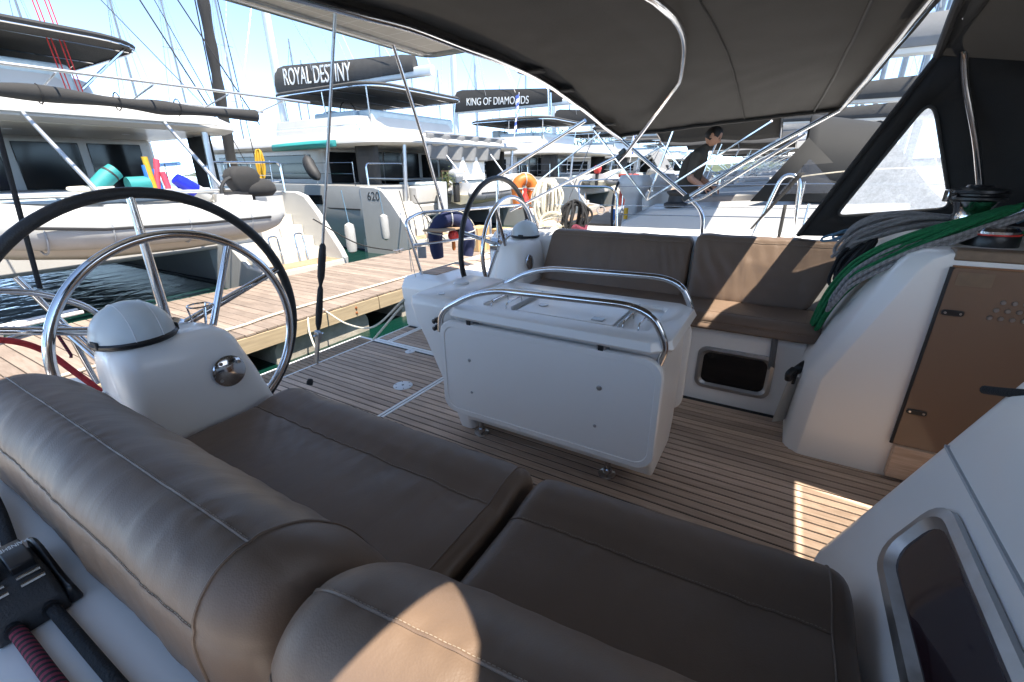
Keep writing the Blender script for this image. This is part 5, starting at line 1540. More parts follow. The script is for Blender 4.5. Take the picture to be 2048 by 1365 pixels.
for y_ in (2.55, 3.4, 4.2):
    MB().tube([(-8.75 + .11 * math.cos(q), y_, 2.29 + .12 * math.sin(q)) for q in [2 * math.pi * j / 12 for j in range(12)]], .008, 5, closed=True).build('tie', 'rope_black', rk)
for k, (y_, z_) in enumerate(((4.02, 3), (4.20, 3))):
    for q_ in (-.03, .03):
        tag(MB().tube([(-12.2, y_ + q_, 2.6), (-12.8, y_ + q_ - .05, 7.5)], .011, 5).build('halyard', 'rope_red'), ('left', 'right')[q_ > 0] + ' line of the ' + ('left', 'right')[k] + ' red pair rising above the left catamaran', 'rope', group='red lines above the left catamaran')
# stern lockers and dressings on cat 2
for yy, w_ in ((11.45, .25),):
    pl_ = thing('potted_plant', 'small olive tree in a black pot on the catamaran stern', 'plant', (-9.6, 12.2, .2))
    MB().lathe([(.10, 0), (.15, .30), (.16, .32), (.14, .32), (.12, .28), (.001, .28)], (-9.7, 12.2, .25), n=18).build('pot', 'terracotta', pl_)
    MB().tube(catmull([(-9.7, 12.2, .5), (-9.69, 12.22, .75), (-9.7, 12.2, .95)], 4), .018, 6).build('stem', 'bark', pl_)
    lv_ = MB()
    rn = random.Random(3)
    for k in range(240):
        p = Vector((-9.7, 12.2, .98)) + Vector((rn.gauss(0, .11), rn.gauss(0, .11), rn.gauss(0, .13)))
        lv_.obox(p, (.07, .022, .003), (rn.uniform(-1, 1), rn.uniform(-1, 1), rn.uniform(-.5, 1)), (rn.uniform(-1, 1), rn.uniform(-1, 1), 1))
    tag(lv_.build('foliage', 'leaves', pl_), kind='stuff')
for k, yy in enumerate((12.9, 13.25, 13.6)):
    ln2 = thing('lantern', ('leftmost', 'middle', 'rightmost')[k] + ' dark wire lantern on the catamaran stern ledge', 'lantern', (-10.2, yy, .8))
    g = MB()
    for a, b in ((-.13, -.13), (.13, -.13), (.13, .13), (-.13, .13)):
        g.tube([(-10.2 + a, yy + b, .80), (-10.2 + a, yy + b, 1.25)], .014, 5)
    g.box(-10.35, -10.05, yy - .15, yy + .15, 1.25, 1.28).box(-10.35, -10.05, yy - .15, yy + .15, .78, .80)
    g.build('cage', 'wicker', ln2)
    MB().lathe([(.05, 0), (.05, .2), (.001, .2)], (-10.2, yy, .801), n=10).build('candle', 'cream', ln2)
gp = MB().box(-9.55, -9.5, 11.5, 11.95, .05, .95)
tag(gp.build('stern_gate', 'gelcoat_grey', bevel=.02), 'flat grey gate panel on the stern of the ROYAL DESTINY catamaran', 'gate')
# awning curtain hanging from cat 2's roof end, passerelle lettering panel, dinghy with outboard
cu_ = thing('awning_curtain', 'grey fabric curtain hanging in folds from a rail over the catamaran davits', 'awning', (-10.2, 14.5, 1.8))
MB().grid(60, 14, lambda a, b: (-10.3 + .10 * math.sin(a * 34 + b * 1.5) * (.3 + b) - .1 * b, 12.05 + 4.6 * a, 2.42 - .75 * b - .10 * math.sin(math.pi * a) * b )).build('cloth', 'canvas_grey', cu_, smooth=180, solid=.006)
MB().tube([(-10.3, 11.9, 2.43), (-10.3, 16.8, 2.43)], .025, 8).build('rail', 'alu', cu_)
MB().tube([(-10.9, 13.0, 2.42), (-9.4, 13.1, .75)], .03, 8).build('strut', 'alu', cu_)
MB().tube([(-10.9, 15.9, 2.42), (-9.4, 15.9, .75)], .03, 8).build('strut', 'alu', cu_)
MB().box(-10.52, -10.48, 13.6, 15.6, .95, 1.75).build('white_sheet', 'canvas_white', cu_)
dinghy('white inflatable dinghy with a grey YAMAHA outboard on the middle catamaran', (-9.6, 14.6, .05), (0, 1, 0), 4.0, .24, engine=('hypalon_grey', 'YAMAHA'), beam=1.8)
dinghy('white inflatable dinghy with red accents farther along the catamaran row', (-9.5, 27.5, .1), (0, 1, 0), 4.0, .26, engine=('red_plastic', None), beam=1.8)
dinghy('pale inflatable dinghy with a black MERCURY outboard', (-9.4, 40.0, .1), (0, -1, 0), 4.2, .28, hullmat='hypalon_grey', engine=('black_plastic', 'MERCURY'), beam=1.9)
cu2 = thing('awning_curtain', 'pale grey curtain hanging on the fourth catamaran', 'awning', (-10.3, 41, 1.8))
MB().grid(20, 8, lambda a, b: (-10.3 + .08 * math.sin(a * 20) * b + 1.1 * b, 38.9 + 4.8 * a, 2.6 - 1.6 * b)).build('cloth', 'canvas_grey', cu2, smooth=180, solid=.01)
# sup board and yellow hose on cat 2
sb_ = MB().rings([[(-15.6 + x_, 10.2 + w_ * a, 2.05 + .09 * b + .10 * x_ * .2) for a, b in ((-1, 0), (-.8, 1), (.8, 1), (1, 0), (.8, -1), (-.8, -1))] for x_, w_ in ((0, .05), (.3, .25), (1.2, .38), (2.4, .36), (3.0, .2), (3.2, .05))])
tag(sb_.build('paddle_board', 'teal', smooth=60), 'teal paddle board lying on the catamaran side deck', 'paddle board')
coil('rope_coil', 'bright yellow rope hanging on the catamaran guard rail', 'yellow', [(-15.6, 9.65, 1.95), (-15.6, 9.62, 1.5), (-15.6, 9.6, 1.1)], .12, 8, .022, 41, spread=.12, flat=(.5, -.86, 0))
fs = blob('fender', 'long black fender slung on the rail of the ROYAL DESTINY catamaran', 'fender', 'rubber', catmull([(-12.95, 9.5, 1.75), (-12.75, 9.45, 1.4), (-12.45, 9.45, 1.08)], 4), [.05, .14, .17, .18, .18, .18, .17, .15, .06], 14)

# stern lines of the catamarans and cleats on the pontoon
for k, (a_, b_, lb) in enumerate((((-8.7, 6.3, .35), (-7.6, 7.6, -.45), 'dark stern line from the left catamaran to the pontoon'), ((-9.6, 9.9, .75), (-7.6, 8.3, -.45), 'dark stern line from the ROYAL DESTINY catamaran to the pontoon'), ((-9.7, 10.6, .6), (-7.6, 9.4, -.45), 'second stern line from the ROYAL DESTINY catamaran beside the first'))):
    m_ = (Vector(a_) + Vector(b_)) / 2 - Vector((0, 0, .18))
    tag(MB().tube(catmull([a_, m_, b_], 8), .014, 6).build('mooring_line', 'rope_black'), lb, 'rope')
    cleat((-7.58, b_[1], -.5), ('cleat under the stern line of the left catamaran', 'cleat under the first ROYAL DESTINY stern line', 'cleat under the second ROYAL DESTINY stern line')[k])
for k, (yy, xx) in enumerate(((5.1, -8.55), (7.0, -9.4))):
    fd_ = thing('fender', ('white fender hanging at the stern of the left catamaran', 'white fender hanging between the two nearest catamarans')[k], 'fender', (xx, yy + 2.0, -.5))
    MB().lathe([(.02, 0), (.10, .05), (.115, .15), (.115, .55), (.10, .65), (.02, .70)], (xx, yy + 2.0, -.5), n=16).build('body', 'hypalon', fd_)
    MB().tube([(xx, yy + 2.0, .2), (xx - .1, yy + 2.0, .9)], .01, 6).build('lanyard', 'rope_blue', fd_)
# dark wrapped mast between the first two catamarans
wm = thing('wrapped_mast', 'mast wrapped in a black sail sleeve behind the left catamaran', 'mast', (-16.2, 9.0, 1.0))
wmp = [(-16.2 + .028 * k, 9.0, 1.0 + k * .35) for k in range(44)]
MB().tube(wmp, [.15 + .018 * math.sin(k * 1.9) for k in range(44)], 12).build('sleeve', 'canvas_black', wm)
MB().tube([(-16.0, 8.75, 1.0), (-15.6, 8.9, 16)], .018, 6).build('line', 'rope_black', wm)
MB().tube([(-15.75, 9.6, 1.0), (-16.2, 9.3, 16)], .014, 6).build('line', 'rope_black', wm)

def flag(label, p, h, droop=.75):
    p = Vector(p)
    t = thing('flag', label, 'flag', p)
    MB().tube([p, p + Vector((0, .25 * h, h))], .016, 6).build('staff', 'white_plastic', t)
    tp_ = p + Vector((0, .25 * h, h))
    MB().grid(12, 16, lambda a, b: tp_ + Vector((.05 * math.sin(a * 7 + b * 4), -.05 - .22 * a * (1 - .5 * b) - .18 * b, -.02 - b * h * droop - .25 * a * h * droop * .6))).build('cloth', 'flag', t, smooth=180)
flag('blue and white striped flag drooping behind the KING OF DIAMONDS bag', (-9.6, 16.4, 2.35), 1.7)
flag('blue and white striped flag drooping near the fourth catamaran', (-8.9, 29.5, 1.6), 3.0)
# ================================================================ MONOHULL YACHTS on this side of the pontoon
def yacht(yc, label, sx=-3.3, bim='canvas_dark', hood='canvas_dark', cover='canvas_blue', detail=2, hull='hull_paint', group=None, mast=True, bimx=(.9, 3.35), hoodx=3.35):
    t = thing('sailing_yacht', label, 'yacht', (sx + 6, yc, WZ), group)
    T_ = Matrix.Translation((sx, yc, WZ))
    def bd(mb_, name, mat, parent=t, **k):
        return mb_.xform(T_).build(name, mat, parent, **k)
    rg = []
    for x, w, zt, zb in ((0, 1.75, 1.50, .25), (1.5, 1.95, 1.55, -.1), (4, 2.1, 1.62, -.3), (8, 1.95, 1.72, -.3), (11.5, 1.1, 1.85, -.1), (13.8, .08, 1.98, .5)):
        rg.append([(x, a * w, zb + (zt - zb) * b) for a, b in ((-.97, 1), (-1, .8), (-.92, .35), (-.5, 0), (.5, 0), (.92, .35), (1, .8), (.97, 1))])
    h_ = bd(MB().rings(rg), 'hull', hull, smooth=50)
    bd(MB().box(.4, 3.2, -.85, .85, 1.50, 1.62), 'cockpit_well', 'teak_far', h_)
    for s_ in (-1, 1):
        bd(MB().rings([[(x, s_ * y_, z) for y_, z in ((.95, 1.4), (1.0, z1), (1.15, z1 + .03), (1.42, z1 - .02), (1.62, 1.45))] for x, z1 in ((1.55, 1.72), (1.9, 1.90), (3.2, 1.98), (4.3, 2.02))]), 'coaming', 'boat_white', h_, smooth=45, bevel=.02)
        cw = Vector((1.35, s_ * .78, 1.83))
        ped = bd(MB().rings([[(1.5 + a * k_, s_ * .78 + b * k_, z) for a, b in rrect(.22, .34, .05, 4)] for z, k_ in ((1.55, 1.0), (1.95, .8), (2.0, 1.0), (2.12, 1.5), (2.2, 1.55), (2.26, 1.3))]), 'pedestal', 'gelcoat_grey', h_, smooth=50)
        bd(MB().tube([cw + Vector((0, .42 * math.cos(q), .42 * math.sin(q))) for q in [2 * math.pi * k / 40 for k in range(40)]], .017, 8, closed=True), 'steering_wheel', 'black_leather', h_)
        g = MB()
        for k in range(3):
            q = R(90 + 120 * k)
            g.tube([cw, cw + Vector((0, .41 * math.cos(q), .41 * math.sin(q)))], .01, 6)
        bd(g, 'spokes', 'steel', h_)
        if detail > 1:
            bd(MB().lathe([(.13, 0), (.13, .03), (.09, .05), (.08, .12), (.11, .15), (.11, .17), (.03, .19)], (2.15, s_ * 1.28, 1.92), n=24), 'winch', 'rubber', h_)
        # pushpit, stanchions
        bd(MB().tube(arc_corners([(.25, s_ * .45, 1.5), (.15, s_ * .5, 2.15), (.25, s_ * 1.6, 2.15), (1.6, s_ * 1.85, 2.15), (1.65, s_ * 1.85, 1.55)], .14), .014, 8), 'pushpit', 'steel', h_)
        for k in range(4):
            bd(MB().tube([(3.4 + 2 * k, s_ * (2.02 - .06 * k), 1.6), (3.4 + 2 * k, s_ * (2.02 - .06 * k), 2.22)], .012, 6), 'stanchion', 'steel', h_)
        for z in (2.2, 1.9):
            bd(MB().tube([(1.6, s_ * 1.85, z - .05), (3.4, s_ * 2.02, z), (9.4, s_ * 1.84, z)], .005, 5), 'guard_wire', 'steel', h_)
    rg = []
    for x, w, z in ((4.1, 1.25, 2.02), (4.6, 1.3, 2.12), (8, 1.2, 2.10), (10, .8, 1.98), (10.8, .4, 1.86)):
        rg.append([(x, a * w, 1.5 + (z - 1.5) * b) for a, b in ((-1.08, 0), (-1, .75), (-.85, .97), (0, 1.03), (.85, .97), (1, .75), (1.08, 0))])
    cr = bd(MB().rings(rg), 'coachroof', 'boat_white', h_, smooth=45)
    # bimini
    b0, b1 = bimx
    def bf(a, b):
        y_ = -1.65 + 3.3 * a
        tt = abs(y_) / 1.65
        return (b0 + (b1 - b0) * b, y_, 3.02 - .24 * tt ** 2.6 - .03 * math.sin(b * math.pi * 2) ** 2)
    bi_ = bd(MB().grid(18, 12, bf), 'bimini', bim, t, smooth=180, solid=.012)
    for xb, xt in ((1.9, b0 + .02), (1.9, (b0 + b1) / 2), (1.9, b1 - .02)):
        for s_ in (-1, 1):
            bd(MB().tube([(xb, s_ * 1.62, 2.0), (xt, s_ * 1.64, 2.76)], .0125, 6), 'bow', 'steel', bi_)
        bd(MB().tube([Vector(bf(k / 16, (xt - b0) / (b1 - b0))) - Vector((0, 0, .02)) for k in range(17)], .0125, 6), 'bow', 'steel', bi_)
    for s_ in (-1, 1):
        bd(MB().tube([(.3, s_ * 1.4, 2.15), (b0 + .1, s_ * 1.64, 2.74)], .0105, 6), 'stay', 'steel', bi_)
    # sprayhood with side windows
    hx = hoodx
    hd = bd(MB().grid(22, 8, lambda a, b: (hx + .35 + .65 * b + .02, 1.35 * math.cos(math.pi * a), 2.0 + (.92 - .12 * b) * math.sin(math.pi * a) ** .55)), 'sprayhood', hood, t, smooth=180, solid=.012)
    bd(MB().grid(22, 5, lambda a, b: (hx + 1.02 + .55 * b, 1.35 * math.cos(math.pi * a), 2.0 + (.80 * (1 - b) + .02) * math.sin(math.pi * a) ** .55)), 'hood_front', hood, hd, smooth=180, solid=.012)
    for s_ in (-1, 1):
        g = MB()
        g.v = [Vector((hx - .05, s_ * 1.40, 2.0)), Vector((hx + .37, s_ * 1.28, 2.62)), Vector((hx + 1.0, s_ * 1.36, 2.02))]
        g.f = [(0, 1, 2)]
        bd(g, 'hood_side', hood, hd, smooth=180, solid=.012)
        if detail < 2:
            continue
        g = MB()
        g.v = [Vector((hx + .20, s_ * 1.415, 2.08)), Vector((hx + .42, s_ * 1.36, 2.42)), Vector((hx + .75, s_ * 1.405, 2.10))]
        g.f = [(0, 1, 2)]
        bd(g, 'hood_window', 'clear_vinyl_far', hd, smooth=180)
    if mast:
        ms = bd(MB().rings([[(6.9 + a * k_, b * k_, z) for a, b in rrect(.24, .15, .06, 4)] for z, k_ in ((2.0, 1), (10, 1), (18.5, .7))]), 'mast', 'mast_grey', smooth=50)
        for z in (7.8, 12.8):
            bd(MB().tube([(6.7, -1.0, z + .05), (6.9, 0, z), (6.7, 1.0, z + .05)], .022, 6), 'spreader', 'mast_paint', ms)
        for s_ in (-1, 1):
            bd(MB().tube([(6.6, s_ * 1.9, 1.7), (6.7, s_ * 1.0, 7.85), (6.7, s_ * .8, 12.8), (6.9, 0, 18)], .008, 4), 'shroud', 'steel_dull', ms)
        bd(MB().tube([(13.6, 0, 2.0), (6.95, 0, 18)], [.05, .05], 6), 'furled_genoa', cover, ms)
        bd(MB().tube([(0.05, 0, 1.5), (6.9, 0, 18.4)], .008, 4), 'backstay', 'steel_dull', ms)
        bo = bd(MB().tube([(6.75, 0, 3.5), (2.4, 0, 3.55)], .08, 8), 'boom', 'mast_paint', ms)
        bd(MB().rings([[(6.7 - 4.1 * k / 8, a * .17 * (1 - .3 * k / 8), 3.55 + b * .38 * (1 - .45 * k / 8)) for a, b in ((-.8, -.1), (-1, .3), (-.3, 1), (.3, 1), (1, .3), (.8, -.1))] for k in range(9)]), 'sail_cover', cover, ms, smooth=60)
    return t
yacht(7.05, 'white yacht moored next to ours with dark bimini and sprayhood', bim='canvas_black', hood='canvas_deep', cover='canvas_grey', bimx=(1.2, 3.05), hoodx=3.0)
yacht(-3.75, 'unseen white yacht with white awning beside our near rail, added to bounce light', bim='canvas_white', hood='canvas_grey', cover='canvas_white', sx=-3.3, detail=1, mast=False, bimx=(.9, 1.6))  # added out of view so its white deck bounces sunlight into the cockpit
specs = [(11.7, 'white yacht with black bimini, second beyond our far rail', 'canvas_black', 'canvas_dark', 'canvas_dark'),
         (16.2, 'white yacht with grey bimini, third beyond our far rail', 'canvas_grey', 'canvas_dark', 'canvas_dark'),
         (20.8, 'white yacht with charcoal bimini, fourth beyond our far rail', 'canvas_dark', 'canvas_blue', 'canvas_grey'),
         (25.3, 'white yacht with white bimini, fifth beyond our far rail', 'canvas_white', 'canvas_navy', 'canvas_white'),
         (29.9, 'white yacht with navy bimini, sixth beyond our far rail', 'canvas_navy', 'canvas_navy', 'canvas_navy'),
         (34.5, 'white yacht with grey bimini, seventh beyond our far rail', 'canvas_grey', 'canvas_grey', 'canvas_grey'),
         (39.0, 'white yacht with blue bimini, eighth beyond our far rail', 'canvas_blue', 'canvas_white', 'canvas_blue'),
         (43.6, 'white yacht with black bimini, ninth beyond our far rail', 'canvas_black', 'canvas_black', 'canvas_grey'),
         (48.2, 'white yacht with white bimini, tenth beyond our far rail', 'canvas_white', 'canvas_blue', 'canvas_blue'),
         (53, 'white yacht with navy bimini, last of the row beyond our far rail', 'canvas_navy', 'canvas_navy', 'canvas_white')]
for i, (yc_, lb, b1_, b2_, b3_) in enumerate(specs):
    yacht(yc_, lb, sx=-3.4 + .25 * math.sin(i * 2.3), bim=b1_, hood=b2_, cover=b3_, detail=1)
# things about the neighbouring cockpit
tw = MB().grid(14, 10, lambda a, b: (-1.95 + .55 * a + .12 * b * (a - .5), 6.9 + .04 * math.sin(a * 11), .98 - .42 * b))
tag(tw.build('towel', 'canvas_white', smooth=180, solid=.01), 'white cloth hanging in folds behind the second wheel of the neighbouring yacht', 'towel')
for i, (mt_, x_, z_, nm_) in enumerate((('blue_foam', -1.95, .66, 'blue'), ('yellow', -1.78, .68, 'yellow'), ('orange', -1.12, .70, 'orange'))):
    blob('plastic_bottle', ('%s plastic bottle hanging at the neighbouring helm' % nm_), 'bottle', mt_, [(x_, 5.9, z_), (x_, 5.9, z_ + .14)], .028, 10)

# ================================================================ PEOPLE
def skinned(name, mat, parent, verts, edges, radii, root=0, sub=2):
    me = bpy.data.meshes.new(name)
    pw = W[parent.name]
    me.from_pydata([Vector(v) - pw for v in verts], edges, [])
    o = bpy.data.objects.new(name, me)
    C.objects.link(o)
    o.parent = parent
    W[o.name] = pw
    md = o.modifiers.new('skin', 'SKIN')
    md.use_smooth_shade = True
    sd = me.skin_vertices[0].data
    for i, rr in enumerate(radii):
        sd[i].radius = rr if isinstance(rr, tuple) else (rr, rr)
    sd[root].use_root = True
    ms = o.modifiers.new('sub', 'SUBSURF')
    ms.levels = ms.render_levels = sub
    me.materials.append(M[mat])
    return o
def chain(pts, rad):
    P = [Vector(p) for p in pts]
    return P, [(i, i + 1) for i in range(len(P) - 1)], rad
def head(parent, c, face, up, s_, haircut):
    """ellipsoid head with nose, ears, brow; face = direction looked at"""
    c = Vector(c)
    f_ = Vector(face).normalized(); up = Vector(up); sd = up.cross(f_).normalized(); up = f_.cross(sd).normalized()
    def shape(th, ph):
        # th around up axis (0 = face), ph elevation
        x = math.cos(ph) * math.cos(th); y = math.cos(ph) * math.sin(th); z = math.sin(ph)
        rx, ry, rz = .098, .076, .118
        px, py, pz = x * rx, y * ry, z * rz
        if z < -.2:
            k = (-.2 - z)
            py *= 1 - .45 * k
            px = px * (1 - .25 * k) + .012 * k
        if x > .3 and abs(y) < .25:
            px += .022 * math.exp(-((z + .08) / .16) ** 2) * (1 - abs(y) / .25)          # nose
            px += .006 * math.exp(-((z + .48) / .08) ** 2)                               # lips
            px -= .008 * math.exp(-((z - .10) / .08) ** 2)                               # eye line
        if x < -.2:
            px *= 1.06
        return c + (f_ * px + sd * py + up * pz) * s_
    nt_, np2 = 36, 24
    g = MB()
    g.rings([[shape(2 * math.pi * j / nt_, -math.pi / 2 + .05 + (math.pi - .1) * k / np2) for j in range(nt_)] for k in range(np2 + 1)])
    hd_ = g.build('head', 'skin', parent, smooth=70)
    for sg in (-1, 1):
        MB().lathe([(.012 * s_, -.005 * s_), (.030 * s_, 0), (.032 * s_, .008 * s_), (.015 * s_, .010 * s_)], c + sd * sg * .074 * s_ - f_ * .012 * s_, sd * sg - f_ * .3, n=12).build('ear', 'skin', hd_)
        MB().lathe([(.013 * s_, 0), (.008 * s_, .004 * s_), (.001, .005 * s_)], c + (f_ * .083 + sd * sg * .033 + up * .012) * s_, f_ + sd * sg * .3, n=10).build('eye', 'hair', hd_)
        MB().tube([c + (f_ * .086 + sd * sg * .018 + up * .032) * s_, c + (f_ * .080 + sd * sg * .048 + up * .030) * s_], .004 * s_, 5).build('eyebrow', 'hair', hd_)
    hg = MB()
    for k in range(15):
        ph = -.45 + (math.pi / 2 + .44) * k / 14
        row = []
        for j in range(nt_):
            th = 2 * math.pi * j / nt_
            lim = .72 if abs(math.atan2(math.sin(th), math.cos(th))) < .75 else (.12 if abs(math.atan2(math.sin(th), math.cos(th))) < 1.5 else -.45)
            p2 = max(ph, lim)
            p = shape(th, p2)
            dvv = (p - c).normalized()
            row.append(p + dvv * s_ * (.007 + .005 * noise.noise((th * 5, p2 * 7, 0))))
        hg.v += row
    for k in range(14):
        for j in range(nt_):
            hg.f.append((k * nt_ + j, k * nt_ + (j + 1) % nt_, (k + 1) * nt_ + (j + 1) % nt_, (k + 1) * nt_ + j))
    hg.build('hair', 'hair', hd_, smooth=70)
    return hd_
def hand(parent, wrist, dirv, palm_n, s_=1, curl=.5, mat='skin'):
    dv_ = Vector(dirv).normalized(); n_ = Vector(palm_n); n_ = (n_ - dv_ * n_.dot(dv_)).normalized(); sd = dv_.cross(n_)
    w = Vector(wrist)
    V, E_l, Rr = [], [], []
    def add(p, rr, prev=None):
        V.append(p); Rr.append(rr)
        if prev is not None:
            E_l.append((prev, len(V) - 1))
        return len(V) - 1
    a = add(w, .026 * s_)
    b = add(w + dv_ * .045 * s_, (.036 * s_, .018 * s_), a)
    k0 = add(w + dv_ * .085 * s_, (.038 * s_, .016 * s_), b)
    for off, L in ((-.030, .068), (-.010, .078), (.011, .074), (.030, .058)):
        p0 = w + dv_ * .092 * s_ + sd * off * s_
        i0 = add(p0, .0095 * s_, k0)
        c1 = (dv_ * math.cos(curl) + n_ * math.sin(curl))
        c2 = (dv_ * math.cos(curl * 2) + n_ * math.sin(curl * 2))
        i1 = add(p0 + c1 * L * .5 * s_, .009 * s_, i0)
        add(p0 + c1 * L * .5 * s_ + c2 * L * .5 * s_, .0075 * s_, i1)
    t0 = add(w + dv_ * .035 * s_ - sd * .034 * s_ + n_ * .006, .012 * s_, b)
    t1 = add(V[t0] + (dv_ * .6 - sd * .6 + n_ * .5).normalized() * .036 * s_, .0105 * s_, t0)
    add(V[t1] + (dv_ * .85 - sd * .2 + n_ * .5).normalized() * .03 * s_, .009 * s_, t1)
    return skinned('hand', mat, parent, V, E_l, Rr, 0, 2)
# man bending forward in the neighbouring cockpit, facing forward (+x), seen from his right
mn = thing('person', 'man in dark t-shirt and pale shorts bending forward in the neighbouring cockpit', 'person', (-1.10, 6.35, .55))
bx, by = -1.13, 6.35
hip = Vector((bx - .01, by, .98))
V = [hip, hip + Vector((.0, 0, .12)), hip + Vector((.01, 0, .26)), hip + Vector((.05, 0, .41)), hip + Vector((.105, 0, .525)), hip + Vector((.155, 0, .575)), hip + Vector((.20, 0, .635)),
     hip + Vector((.09, -.165, .50)), hip + Vector((.075, -.205, .37)), hip + Vector((.05, -.215, .26)),
     hip + Vector((.09, .165, .50)), hip + Vector((.10, .205, .37)), hip + Vector((.10, .21, .26))]
Ed = [(0, 1), (1, 2), (2, 3), (3, 4), (4, 5), (5, 6), (4, 7), (7, 8), (8, 9), (4, 10), (10, 11), (11, 12)]
Rd = [(.165, .125), (.160, .122), (.165, .125), (.180, .130), (.150, .105), (.062, .062), (.056, .056), (.078, .075), (.064, .06), (.058, .056), (.078, .075), (.064, .06), (.058, .056)]
legs = [hip + Vector((0, 0, .02)), hip + Vector((0, -.10, -.12)), hip + Vector((.02, -.11, -.40)), hip + Vector((.0, -.11, -.80)), hip + Vector((.0, .10, -.12)), hip + Vector((.04, .11, -.40)), hip + Vector((.02, .11, -.80))]
body_v = V + legs[1:]
body_e = Ed + [(0, 13), (13, 14), (14, 15), (0, 16), (16, 17), (17, 18)]
body_r = Rd + [(.092, .092), (.066, .066), (.045, .045), (.092, .092), (.066, .066), (.045, .045)]
body = skinned('body', 'tshirt', mn, body_v, body_e, body_r, 0, 2)
# bare forearms and the shorts drawn over the hips are clothing / skin children
for sg, el, wr_ in ((-1, hip + Vector((.05, -.215, .255)), hip + Vector((.235, -.17, .12))), (1, hip + Vector((.10, .21, .255)), hip + Vector((.28, .12, .13)))):
    skinned('forearm', 'skin', body, [el - Vector((0, 0, -.03)), el + Vector((.005, 0, -.03)), el.lerp(wr_, .45) + Vector((.0, 0, -.015)), wr_], [(0, 1), (1, 2), (2, 3)], [.052, .050, .042, .028], 0, 2)
    hand(body, wr_, (.75, .05 * sg, -.35), (.1, 0, -1), 1.0, .55)
sh = [hip + Vector((0, 0, .06)), hip + Vector((0, 0, -.03)), hip + Vector((0, -.10, -.14)), hip + Vector((.015, -.11, -.36)), hip + Vector((0, .10, -.14)), hip + Vector((.03, .11, -.36))]
skinned('shorts', 'shorts', body, sh, [(0, 1), (1, 2), (2, 3), (1, 4), (4, 5)], [(.172, .132), (.178, .138), (.112, .112), (.102, .102), (.112, .112), (.102, .102)], 0, 2)
mn.scale = (.93, .93, .95)
hdm = head(body, hip + Vector((.245, 0, .725)), (.86, -.05, -.52), (.5, 0, .86), 1.0, 0)
# second person: head and shoulders behind the neighbouring sprayhood
wn_ = thing('person', 'dark haired person seated low behind the neighbouring sprayhood, only the head showing', 'person', (.12, 6.5, .5))
q0 = Vector((.16, 6.55, .62))
V = [q0, q0 + Vector((0, 0, .2)), q0 + Vector((-.02, 0, .38)), q0 + Vector((-.03, 0, .46)), q0 + Vector((-.035, 0, .53)), q0 + Vector((-.02, -.16, .36)), q0 + Vector((-.04, -.20, .12)), q0 + Vector((-.02, .16, .36)), q0 + Vector((-.04, .20, .12)), q0 + Vector((-.35, -.09, -.02)), q0 + Vector((-.36, -.09, -.42)), q0 + Vector((-.35, .09, -.02)), q0 + Vector((-.36, .09, -.42))]
bw = skinned('body', 'tshirt', wn_, V, [(0, 1), (1, 2), (2, 3), (3, 4), (2, 5), (5, 6), (2, 7), (7, 8), (0, 9), (9, 10), (0, 11), (11, 12)], [(.15, .12), (.15, .12), (.13, .10), (.055, .055), (.05, .05), .06, .045, .06, .045, .075, .05, .075, .05], 0, 2)
head(bw, q0 + Vector((-.06, 0, .64)), (-.95, -.2, -.12), (0, 0, 1), 1.0, 0)

# ================================================================ FAR MASTS, LAND, TREES
def far_yacht(x, y_, h, label, group):
    t = thing('far_yacht', label, 'yacht', (x, y_, WZ), group)
    T_ = Matrix.Translation((x, y_, WZ))
    MB().rings([[(a, b * w, z) for b, z in ((-1, 1.2), (-.8, 0), (.8, 0), (1, 1.2))] for a, w in ((-6, .1), (-3, 1.5), (2, 1.8), (6, 1.5))]).xform(T_).build('hull', 'hull_paint', t, smooth=50)
    MB().rings([[(a, b * w, z) for b, z in ((-1, 1.2), (-.8, 1.7), (.8, 1.7), (1, 1.2))] for a, w in ((-3, .6), (3, 1.1))]).xform(T_).build('cabin', 'gelcoat', t, smooth=40)
    mm = MB().tube([(0, 0, 1.5), (0, 0, h)], [.11, .07], 6).xform(T_).build('mast', 'mast_grey', t)
    g = MB()
    for k in (.45, .7):
        g.tube([(0, -.9, h * k), (0, .9, h * k)], .03, 4)
    g.xform(T_).build('spreader', 'mast_grey', mm)
    g = MB()
    for s_ in (-1, 1):
        g.tube([(0, s_ * 1.7, 1.3), (0, s_ * .9, h * .45), (0, 0, h * .97)], .022, 4)
    g.tube([(-5.8, 0, 1.3), (0, 0, h * .97)], .03, 4).tube([(5.8, 0, 1.3), (0, 0, h)], .012, 4)
    g.xform(T_).build('rigging', 'steel_dull', mm)
    MB().tube([(0.1, 0, 3.0), (4.3, 0, 3.1)], .17, 6).xform(T_).build('sail_cover', random.choice(['canvas_blue', 'canvas_navy', 'canvas_white', 'canvas_dark']), mm)
    return t
rn = random.Random(11)
k = 0
ords = 'first second third fourth fifth sixth seventh eighth ninth tenth eleventh twelfth thirteenth fourteenth fifteenth sixteenth seventeenth eighteenth nineteenth twentieth'.split()
for i in range(20):
    far_yacht(-52 + rn.uniform(-4, 4), 6 + i * 5.2 + rn.uniform(-1, 1), rn.uniform(15, 22), 'distant yacht mast behind the catamarans, %s from the left' % ords[i], 'distant yachts behind the catamarans')
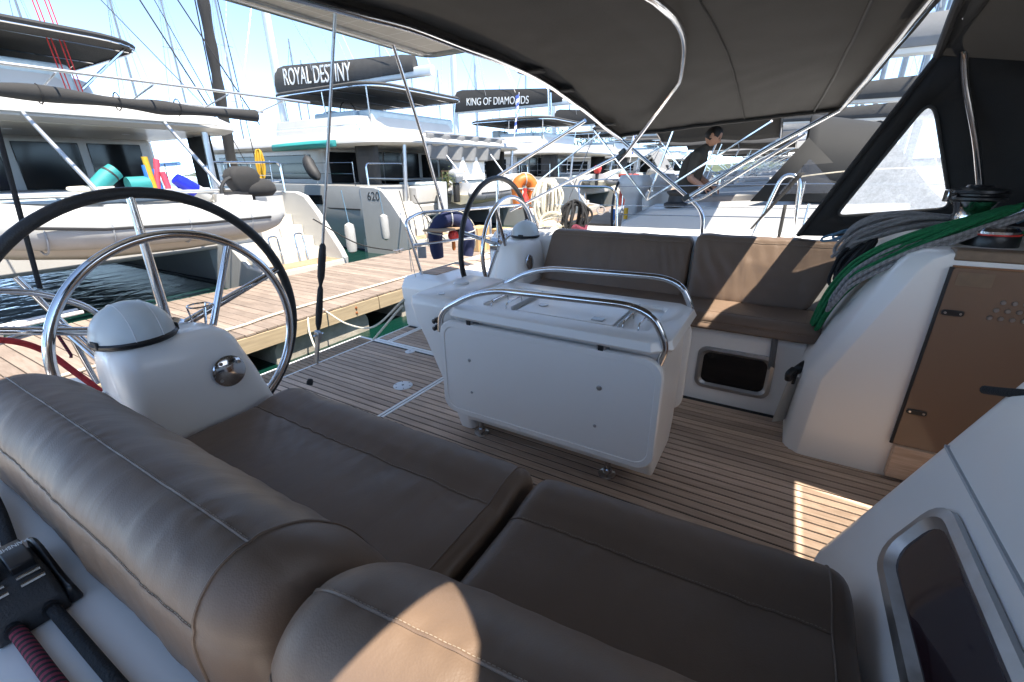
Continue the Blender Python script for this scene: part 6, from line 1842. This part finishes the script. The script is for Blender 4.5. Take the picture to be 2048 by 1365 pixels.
for i in range(18):
    far_yacht(rn.uniform(-4, 26), 62 + i * 4.0, rn.uniform(15, 21), 'distant yacht beyond the pontoon end, %s in distance' % ords[i], 'distant yachts beyond the pontoon end')
for i in range(16):
    far_yacht(-30 + rn.uniform(-4, 4), 60 + i * 6 + rn.uniform(-1, 1), rn.uniform(15, 22), 'distant yacht far down the marina, %s in distance' % ords[i], 'distant yachts far down the marina')
land = MB().grid(60, 6, lambda a, b: (-420 + 700 * a, 190 + 60 * b + 30 * math.sin(a * 5), WZ - .3 + (1 - (2 * b - 1) ** 2) * (4.0 + 5 * noise.noise((a * 9, 0, 0)) + 3 * noise.noise((a * 31, b, 0)))))
tag(land.build('hills', 'far_land', smooth=180), kind='structure')
def tree(x, y_, h, label):
    t = thing('tree', label, 'tree', (x, y_, WZ + 1), 'trees on the far shore')
    b0_ = Vector((x, y_, WZ + .5))
    tr = MB().tube([b0_, b0_ + Vector((.2, 0, h * .3)), b0_ + Vector((.1, .2, h * .6))], [h * .04, h * .03, h * .015], 7)
    for a in range(5):
        q = a * 1.26
        tr.tube([b0_ + Vector((.1, 0, h * .3)), b0_ + Vector((math.cos(q) * h * .2, math.sin(q) * h * .2, h * (.55 + .05 * a)))], [h * .02, h * .008], 5)
    tr.build('trunk', 'bark', t)
    g = MB()
    rr = random.Random(int(x * 7 + y_))
    cl_ = [(b0_ + Vector((rr.uniform(-.4, .4) * h, rr.uniform(-.4, .4) * h, h * rr.uniform(.42, .92))), h * rr.uniform(.12, .22)) for _ in range(16)]
    for c_, rad in cl_:
        for _ in range(70):
            v_ = Vector((rr.gauss(0, 1), rr.gauss(0, 1), rr.gauss(0, .8)))
            p = c_ + v_.normalized() * rad * rr.uniform(.5, 1.05)
            g.obox(p, (.40, .26, .03), (rr.uniform(-1, 1), rr.uniform(-1, 1), rr.uniform(-1, 1)), (rr.uniform(-1, 1), rr.uniform(-1, 1), 1))
    tag(g.build('crown', 'leaves', t, smooth=180), kind='stuff')
for i, (x, y_, h) in enumerate(((-66, 122, 11), (-60, 124, 13), (-53, 126, 12), (-45, 128, 11))):
    tree(x, y_, h, 'green tree on the far shore, %s from the left' % ords[i])
